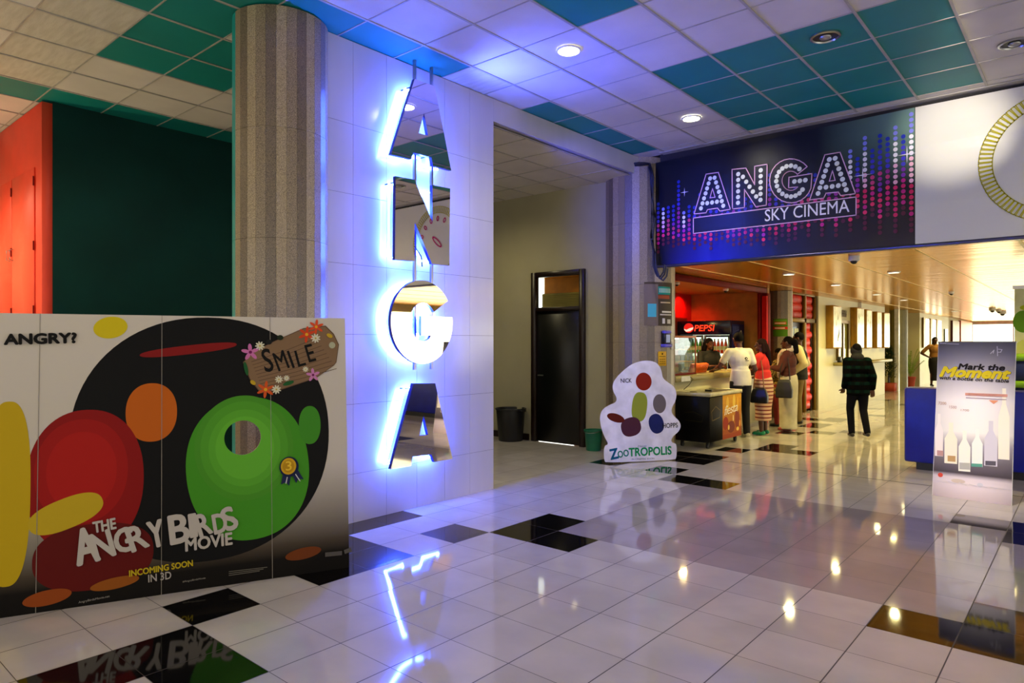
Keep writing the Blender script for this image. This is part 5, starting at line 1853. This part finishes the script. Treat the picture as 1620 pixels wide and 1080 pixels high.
def person(loc, heading, label, h=1.70, lean=0.0, turn=0.0, skin=SKIN, arms=None, legs=None, top=None, bottom=None, hair='short', hairc='#0a0706', shoes='#1a1614', head_turn=0.0, head_nod=0.0, group=None):
    s = h / 1.72
    hip = V(0, 0, 0.93)
    rot = Matrix.Rotation(-lean, 3, 'X') @ Matrix.Rotation(turn, 3, 'Z')

    def up(x, y, z): return hip + rot @ (V(x, y, z) - hip)
    sh = {sd: up(sd * 0.185, 0, 1.41) for sd in (-1, 1)}
    arms = arms or {}
    legs = legs or {}
    A = {}
    for sd in (-1, 1):
        e, w = arms.get(sd, ((sd * 0.25, -0.03, 1.12), (sd * 0.27, 0.06, 0.88)))
        A[sd] = (sh[sd], V(*e), V(*w))
    Lg = {}
    for sd in (-1, 1):
        k, a = legs.get(sd, ((sd * 0.10, 0.02, 0.50), (sd * 0.11, 0, 0.085)))
        Lg[sd] = (V(sd * 0.09, 0, 0.90), V(*k), V(*a))
    T = Matrix.Translation(V(*loc)) @ Matrix.Rotation(heading, 4, 'Z') @ Matrix.Scale(s, 4)

    def fin(mb, name, m, parent, vox=0.012, sm=3):
        mb.v = [tuple(T @ V(*v)) for v in mb.v]
        return mb.build(name, m, parent, remesh=vox, sm=sm)

    B = MB()
    B.ell(up(0, 0, 0.97), 0.155, 0.11, 0.12); B.ell(up(0, 0, 1.10), 0.13, 0.10, 0.14); B.ell(up(0, 0.005, 1.27), 0.165, 0.115, 0.18)
    B.caps(sh[-1], 0.058, sh[1], 0.058)
    B.caps(up(0, -0.01, 1.38), 0.06, up(0, 0.0, 1.54), 0.052)
    hc = up(0, 0.02, 1.615)
    HR = rot @ Matrix.Rotation(head_turn, 3, 'Z') @ Matrix.Rotation(-head_nod, 3, 'X')
    Hh = lambda x, y, z: hc + HR @ V(x, y, z)
    B.ell(hc + HR @ V(0, -0.012, 0.012), 0.074, 0.092, 0.098, M=HR.to_4x4().to_3x3())
    B.ell(Hh(0, 0.03, -0.045), 0.052, 0.055, 0.062, M=HR)
    B.caps(Hh(0, 0.08, 0.012), 0.010, Hh(0, 0.105, -0.02), 0.016)      # nose
    B.caps(Hh(-0.02, 0.082, -0.055), 0.011, Hh(0.02, 0.082, -0.055), 0.011)  # lips
    B.caps(Hh(0, 0.07, -0.09), 0.02, Hh(0, 0.06, -0.08), 0.02)         # chin
    B.caps(Hh(-0.04, 0.07, 0.035), 0.014, Hh(0.04, 0.07, 0.035), 0.014)  # brow
    for sd in (-1, 1): B.ell(Hh(sd * 0.078, -0.005, -0.005), 0.012, 0.02, 0.033, M=HR)
    for sd in (-1, 1):
        S_, E_, W2 = A[sd]
        B.chain([(S_, 0.056), (S_.lerp(E_, 0.5), 0.048), (E_, 0.040), (E_.lerp(W2, 0.35), 0.040), (W2, 0.026)])
        f = (W2 - E_).normalized()
        side = f.cross(V(0, 0, 1)); side = side.normalized() if side.length > 0.1 else V(0, 1, 0)
        palm = f.cross(side).normalized() * -1
        if palm.z > 0 and abs(f.z) < 0.7: palm = -palm
        pe = W2 + f * 0.085
        for q in (-0.028, -0.009, 0.010, 0.029): B.caps(W2 + side * q * 0.6, 0.015, pe + side * q, 0.0125)
        for q, ln in ((-0.030, 0.062), (-0.010, 0.078), (0.011, 0.072), (0.031, 0.055)):
            a_ = pe + side * q
            b_ = a_ + (f * 0.9 + palm * 0.35).normalized() * ln * 0.55
            c_ = b_ + (f * 0.5 + palm * 0.8).normalized() * ln * 0.5
            B.caps(a_, 0.0095, b_, 0.0088); B.caps(b_, 0.0088, c_, 0.0078)
        tb = W2 + f * 0.03 - side * 0.03
        tm = tb + (f * 0.6 - side * 0.7 + palm * 0.3).normalized() * 0.04
        B.caps(tb, 0.013, tm, 0.011); B.caps(tm, 0.011, tm + (f * 0.9 + palm * 0.4).normalized() * 0.03, 0.009)
        Hp, K, An = Lg[sd]
        B.chain([(Hp, 0.088), (Hp.lerp(K, 0.5), 0.075), (K, 0.055), (K.lerp(An, 0.3), 0.056), (An, 0.036)])
        B.caps(An + V(0, -0.03, -0.045), 0.032, An + V(0, 0.14, -0.055), 0.026)
    body = MB(); body = fin(B, 'person', skin, None, 0.0085 * s, 1)
    base = V(*loc)
    body.data.transform(Matrix.Translation(-base)); body.location = base
    tag(body, label, 'person', group)
    # eyes
    for sd in (-1, 1):
        e = MB(); e.ell(Hh(sd * 0.031, 0.078, 0.012), 0.009, 0.006, 0.005, 10, 6)
        e.v = [tuple(T @ V(*v)) for v in e.v]
        e.build('eye', mat('eye_white', '#8c8478', 0.4), body, smooth=True)
    # top
    if top:
        m, sleeve, hem, loose = top
        G = MB()
        l = loose
        G.ell(up(0, 0, 1.10), 0.14 + l, 0.108 + l, 0.15); G.ell(up(0, 0.005, 1.27), 0.175 + l, 0.125 + l, 0.19)
        G.caps(sh[-1], 0.063 + l * .3, sh[1], 0.063 + l * .3)
        G.caps(up(0, -0.01, 1.38), 0.085, up(0, 0, 1.455), 0.066)
        z = hem
        G.caps(up(-0.06, 0, max(z + 0.09, 0.9)), 0.108 + l, up(0.06, 0, max(z + 0.09, 0.9)), 0.108 + l) if z > 0.75 else G.lathe([(0.155 + l, z), (0.15 + l, 1.0)], (0, 0, 0), 20, 1, 0.75)
        G.lathe([(0.01, z), (0.178 + l * .7, z), (0.172 + l * .7, z + 0.12), (0.148 + l, z + 0.25), (0.01, z + 0.3)], (0, 0, 0), 24, 1, 0.78) if lean < 0.12 else None
        for sd in (-1, 1):
            S_, E_, W2 = A[sd]
            if sleeve <= 0.5: G.chain([(S_, 0.068), (S_.lerp(E_, sleeve * 2), 0.058 + l * .4)])
            else: G.chain([(S_, 0.070), (E_, 0.056 + l * .4), (E_.lerp(W2, (sleeve - 0.5) * 2), 0.042 + l * .3)])
        fin(G, 'shirt', m, body, 0.012)
    if bottom:
        kind, m = bottom[0], bottom[1]
        G = MB()
        if kind == 'trousers':
            G.ell(V(0, 0, 0.965), 0.168, 0.125, 0.12)
            for sd in (-1, 1):
                Hp, K, An = Lg[sd]
                G.chain([(Hp, 0.102), (Hp.lerp(K, 0.5), 0.088), (K, 0.070), (K.lerp(An, 0.5), 0.064), (An + V(0, 0, 0.0), 0.058)])
            fin(G, 'trousers', m, body, 0.013)
        else:
            z, w = bottom[2], bottom[3]
            G.lathe([(0.01, z), (w, z), (w * 0.98, z + 0.2), (0.2, 0.72), (0.205, 0.88), (0.185, 1.0), (0.155, 1.06), (0.01, 1.07)], (0, 0, 0), 28, 1, 0.84)
            fin(G, 'skirt', m, body, 0.014)
    for sd in (-1, 1):
        An = Lg[sd][2]
        G = MB(); G.caps(An + V(0, -0.035, -0.04), 0.041, An + V(0, 0.13, -0.05), 0.034)
        if shoes in ('#1a1614', '#c8c0a8'): G.caps(An + V(0, -0.01, -0.035), 0.045, An + V(0, 0.02, -0.03), 0.045)
        fin(G, 'shoe', mat('shoe_' + shoes.strip('#'), shoes, 0.4), body, 0.012)
    G = MB()
    if hair: G.ell(hc + HR @ V(0, -0.022, 0.03), 0.082, 0.096, 0.096, M=HR)
    if hair == 'long':
        for q in (-0.05, 0, 0.05): G.chain([(Hh(q, -0.07, 0.0), 0.05), (Hh(q * 1.2, -0.11, -0.15), 0.05), (Hh(q * 1.1, -0.13, -0.34), 0.036)])
        for sd in (-1, 1): G.chain([(Hh(sd * 0.07, -0.02, 0.03), 0.03), (Hh(sd * 0.085, -0.03, -0.12), 0.034)])
    if hair == 'tied':
        G.ell(Hh(0, -0.13, 0.01), 0.06, 0.06, 0.07); G.chain([(Hh(0, -0.14, 0.0), 0.05), (Hh(0, -0.16, -0.16), 0.045)])
    if hair: fin(G, 'hair', mat('hair_' + hairc.strip('#'), hairc, 0.8, spec=0.1), body, 0.010)
    return body, T, A, s


def hd(x, y): return math.atan2(y, x) - math.pi / 2   # heading so that local +Y points along (x, y)


M_TEE = mat('white_cotton', '#dcd6c4', 0.8, bump=0.25, bscale=10)
M_JEAN = mat('black_denim', '#0c0c10', 0.8)
pm, T, A, s = person((-4.38, 10.80, 0), hd(-0.85, 0.62), 'man seen from behind in a white T-shirt leaning on the cafe counter', 1.70, lean=0.10,
    arms={-1: ((-0.33, 0.10, 1.16), (-0.28, 0.36, 1.10)), 1: ((0.27, 0.0, 1.12), (0.22, 0.22, 1.02))}, top=(M_TEE, 0.30, 0.86, 0.012), bottom=('trousers', M_JEAN), shoes='#c8c0a8')
# small dark logo on his back
ca = T @ V(0, -0.115, 1.30); nb = (T.to_3x3() @ V(0, -1, 0.1)).normalized()
lu = nb.cross(V(0, 0, 1)).normalized() * -1
la = Art(ca + nb * 0.045, V(0, 0, 1).cross(nb).normalized(), nb.cross(V(0, 0, 1).cross(nb)).normalized())
la.shape(circ(0, 0.0, 0.028, 0.022, 16), '#26221c', [circ(0.006, 0.0, 0.012, 0.008, 10)])
la.shape(circ(0.01, -0.035, 0.04, 0.006, 14), '#26221c')
la.build('shirt_logo', M_INK, pm)


def stripe_mat(name, c1, c2, per, duty=0.5):
    m = mat(name, c1, 0.8)
    nt = m.node_tree
    g = nd(nt, 'ShaderNodeNewGeometry'); sp = nd(nt, 'ShaderNodeSeparateXYZ'); nt.links.new(g.outputs['Position'], sp.inputs[0])
    f = mth(nt, 'GREATER_THAN', mth(nt, 'FRACT', mth(nt, 'DIVIDE', sp.outputs[2], per)), duty)
    mx = nd(nt, 'ShaderNodeMix', data_type='RGBA'); nt.links.new(f, mx.inputs[0])
    mx.inputs[6].default_value = (*hx(c1), 1); mx.inputs[7].default_value = (*hx(c2), 1)
    nt.links.new(mx.outputs[2], nt.nodes['Principled BSDF'].inputs['Base Color'])
    return m


pw, T, A, s = person((-4.22, 11.36, 0), hd(-0.95, -0.05), 'woman in a red top and striped long skirt with green flat shoes at the counter', 1.60, lean=0.04,
    arms={-1: ((-0.24, 0.10, 1.12), (-0.15, 0.33, 1.08)), 1: ((0.23, 0.02, 1.10), (0.16, 0.24, 1.02))}, top=(mat('red_jersey', '#c8201c', 0.8), 0.3, 0.90, 0.012),
    bottom=('skirt', stripe_mat('striped_jersey', '#cfa888', '#7c2c28', 0.062, 0.62), 0.26, 0.165), hair='long', hairc='#1c0a08', shoes='#12845c', head_turn=0.5)


def bag(T, c, w, d, h, m, label, strap, parent_loc=None, name='handbag', sc_=1.0):
    c = V(*c)
    t = thing(name, T @ c, label, 'bag')
    B = MB(); B.ell(c + V(0, 0, -h * 0.22), d, w, h * 0.3); B.rings([[c + V(sx * d * q, sy * w * p_, zz * h) for sx, sy in ((-1, -1), (1, -1), (1, 1), (-1, 1))] for zz, q, p_ in ((-0.5, 0.9, 0.92), (-0.1, 0.95, 0.95), (0.3, 0.6, 0.72), (0.42, 0.3, 0.6))])
    B.v = [tuple(T @ V(*v)) for v in B.v]
    B.build('bag_body', m, t, remesh=0.014)
    B = MB(); B.tube([T @ V(*q) for q in strap], 0.009, 8); B.build('strap', mat('tan_leather', '#7c5428', 0.5) if name == 'shoulder_bag' else m, t, smooth=True)
    return t


bag(T, (-0.28, -0.02, 0.74), 0.16, 0.06, 0.30, mat('black_leather', '#08080a', 0.35), 'black shoulder bag on a long tan strap beside the striped skirt',
    [(-0.28, 0.08, 0.84), (-0.28, 0.06, 1.2), (-0.15, 0.02, 1.49), (-0.27, -0.07, 1.2), (-0.28, -0.1, 0.84)], name='shoulder_bag')

# woman with the white skirt
pk, T, A, s = person((-4.10, 12.22, 0), hd(-0.9, -0.15), 'woman in a brown top and long white skirt holding something at chest height', 1.64, lean=0.0,
    arms={-1: ((-0.24, 0.10, 1.14), (-0.10, 0.32, 1.16)), 1: ((0.25, 0.06, 1.10), (0.12, 0.32, 1.14))}, top=(mat('brown_knit', '#4c1c12', 0.85), 0.8, 0.80, 0.03),
    bottom=('skirt', mat('off_white_linen', '#bdb498', 0.85, bump=0.3, bscale=6), 0.03, 0.185), hair='tied', shoes='#8c2c24')
sf = MB()
sf.chain([((-0.09, 0.08, 1.46), 0.045), ((0.0, 0.13, 1.38), 0.06), ((0.03, 0.15, 1.2), 0.055), ((0.02, 0.15, 1.0), 0.05)])
sf.chain([((0.09, 0.06, 1.47), 0.045), ((0.02, 0.12, 1.36), 0.05)]); sf.chain([((-0.09, 0.04, 1.46), 0.04), ((0, -0.07, 1.49), 0.04), ((0.09, 0.04, 1.46), 0.04)])
sf.v = [tuple(T @ V(*v)) for v in sf.v]
sf.build('scarf', mat('pale_pink_scarf', '#cfaea0', 0.85, var=0.0, scale=25, col2='#e0d8c8'), pk, remesh=0.012)
bag(T, (-0.31, 0.02, 0.80), 0.15, 0.08, 0.36, mat('black_sacking', '#0a0a08', 0.6), 'large slouchy black bag hanging beside the long white skirt',
    [(-0.31, 0.10, 0.95), (-0.32, 0.08, 1.15), (-0.17, 0.0, 1.50), (-0.30, -0.06, 1.2), (-0.31, -0.08, 0.95)], name='slouch_bag')

# person between them
def leopard():
    m = mat('leopard_print', '#b08c38', 0.8, var=0.0, scale=38, col2='#1a120a', detail=1)
    return m
pc, T, A, s = person((-4.43, 12.7, 0), hd(-0.95, 0.0), 'shorter person in a leopard print top and maroon trousers, half hidden by the white-skirted woman', 1.43,
    arms={-1: ((-0.23, 0.10, 1.14), (-0.13, 0.22, 1.20)), 1: ((0.23, 0.08, 1.14), (0.14, 0.2, 1.2))}, top=(leopard(), 0.7, 0.72, 0.03), bottom=('trousers', mat('maroon_cotton', '#7c1614', 0.8)))

# man in the varsity jacket
M_VJ = mat('black_wool', '#0a0a08', 0.85)
pj_, T, A, s = person((-4.28, 13.35, 0), hd(-0.9, -0.25), 'man in a black and cream varsity jacket and khaki trousers behind the white-skirted woman', 1.73,
    arms={-1: ((-0.30, -0.10, 1.14), (-0.22, 0.10, 0.98)), 1: ((0.36, -0.12, 1.14), (0.24, 0.08, 0.97))}, top=(M_VJ, 0.05, 0.84, 0.035), bottom=('trousers', mat('khaki_cotton', '#7c6630', 0.8)), shoes='#1a1614')
for sd in (-1, 1):
    S_, E_, W2 = A[sd]
    G = MB(); G.chain([(S_ + V(sd * 0.015, 0, 0), 0.082), (E_, 0.074), (E_.lerp(W2, 0.85), 0.06)])
    G.v = [tuple(T @ V(*v)) for v in G.v]; G.build('sleeve', mat('cream_leather', '#d8c894', 0.5), pj_, remesh=0.012)
    G = MB(); G.caps(E_.lerp(W2, 0.88), 0.055, W2, 0.05); G.v = [tuple(T @ V(*v)) for v in G.v]
    G.build('cuff', stripe_mat('striped_rib', '#0c0c0c', '#d8d0b0', 0.025), pj_, remesh=0.01)

# cashier
person((-5.56, 12.12, 0), hd(0.9, -0.55), 'cashier in black with long dark hair behind the cafe counter', 1.62, lean=0.08,
    arms={-1: ((-0.24, 0.12, 1.14), (-0.12, 0.33, 1.18)), 1: ((0.24, 0.12, 1.14), (0.10, 0.33, 1.18))}, top=(mat('black_cotton', '#060606', 0.8), 0.8, 0.86, 0.015), bottom=('trousers', M_JEAN), hair='long', hairc='#050303')

# walking figure in the corridor
def plaid():
    m = mat('dark_green_plaid', '#050706', 0.9, spec=0.05)
    nt = m.node_tree
    g = nd(nt, 'ShaderNodeNewGeometry'); sp = nd(nt, 'ShaderNodeSeparateXYZ'); nt.links.new(g.outputs['Position'], sp.inputs[0])
    f = mth(nt, 'GREATER_THAN', mth(nt, 'FRACT', mth(nt, 'DIVIDE', sp.outputs[2], 0.13)), 0.62)
    f2 = mth(nt, 'GREATER_THAN', mth(nt, 'FRACT', mth(nt, 'DIVIDE', sp.outputs[0], 0.12)), 0.5)
    mx = nd(nt, 'ShaderNodeMix', data_type='RGBA'); nt.links.new(mth(nt, 'MULTIPLY', f, mth(nt, 'ADD', mth(nt, 'MULTIPLY', f2, 0.6), 0.4)), mx.inputs[0])
    mx.inputs[6].default_value = (*hx('#020202'), 1); mx.inputs[7].default_value = (*hx('#061c16'), 1)
    nt.links.new(mx.outputs[2], nt.nodes['Principled BSDF'].inputs['Base Color'])
    return m
px_, T, A, s = person((-2.93, 12.05, 0), hd(-0.55, 0.83), 'lone person walking away down the corridor in a dark green checked hooded jacket', 1.52, lean=0.10,
    arms={-1: ((-0.22, -0.05, 1.13), (-0.22, 0.10, 0.90)), 1: ((0.22, -0.10, 1.13), (0.23, -0.06, 0.88))}, legs={-1: ((-0.09, 0.14, 0.52), (-0.09, 0.06, 0.085)), 1: ((0.09, 0.0, 0.50), (0.10, -0.16, 0.12))},
    top=(plaid(), 0.92, 0.78, 0.035), bottom=('trousers', mat('dark_jeans', '#0e0e12', 0.85, spec=0.1)))
G = MB(); G.ell((0, 0.09, 1.60), 0.10, 0.11, 0.12); G.ell((0, 0.04, 1.48), 0.12, 0.09, 0.08)
G.v = [tuple(T @ V(*v)) for v in G.v]; G.build('hood', mat('black_wool', '#0a0a08', 0.85), px_, remesh=0.012)

# far woman with hand on hip
p = onZ(1479, 611)
person((p.x, p.y, 0), hd(0.5, -0.85), 'distant woman in amber top and black skirt, hand on hip, beside the drinks poster', 1.72,
    arms={-1: ((-0.25, 0, 1.12), (-0.26, 0.05, 0.88)), 1: ((0.42, -0.04, 1.16), (0.20, 0.04, 1.02))}, top=(mat('amber_cotton', '#8c5c1c', 0.8), 0.4, 0.92, 0.012),
    bottom=('skirt', mat('black_skirt_cloth', '#0c0a08', 0.8), 0.2, 0.15), hair='tied')


# unseen spotlights added to brighten the banners and the drinks poster
def aimed(loc, tgt, power, ang):
    d = (V(*tgt) - V(*loc)).normalized()
    q = d.to_track_quat('-Z', 'Y').to_euler()
    spot('added_spotlight', loc, power, (1, 0.9, 0.75), ang, 1.0, tuple(q), 0.04)
aimed((-2.6, 5.0, CEIL - 0.1), tuple(onY(1205, 262, BY)), 200, 15)
aimed((-0.6, 5.0, CEIL - 0.1), tuple(onY(1505, 205, BY)), 420, 22)
aimed((-1.6, 4.6, CEIL - 0.1), (-0.95, 8.05, 0.45), 650, 24)
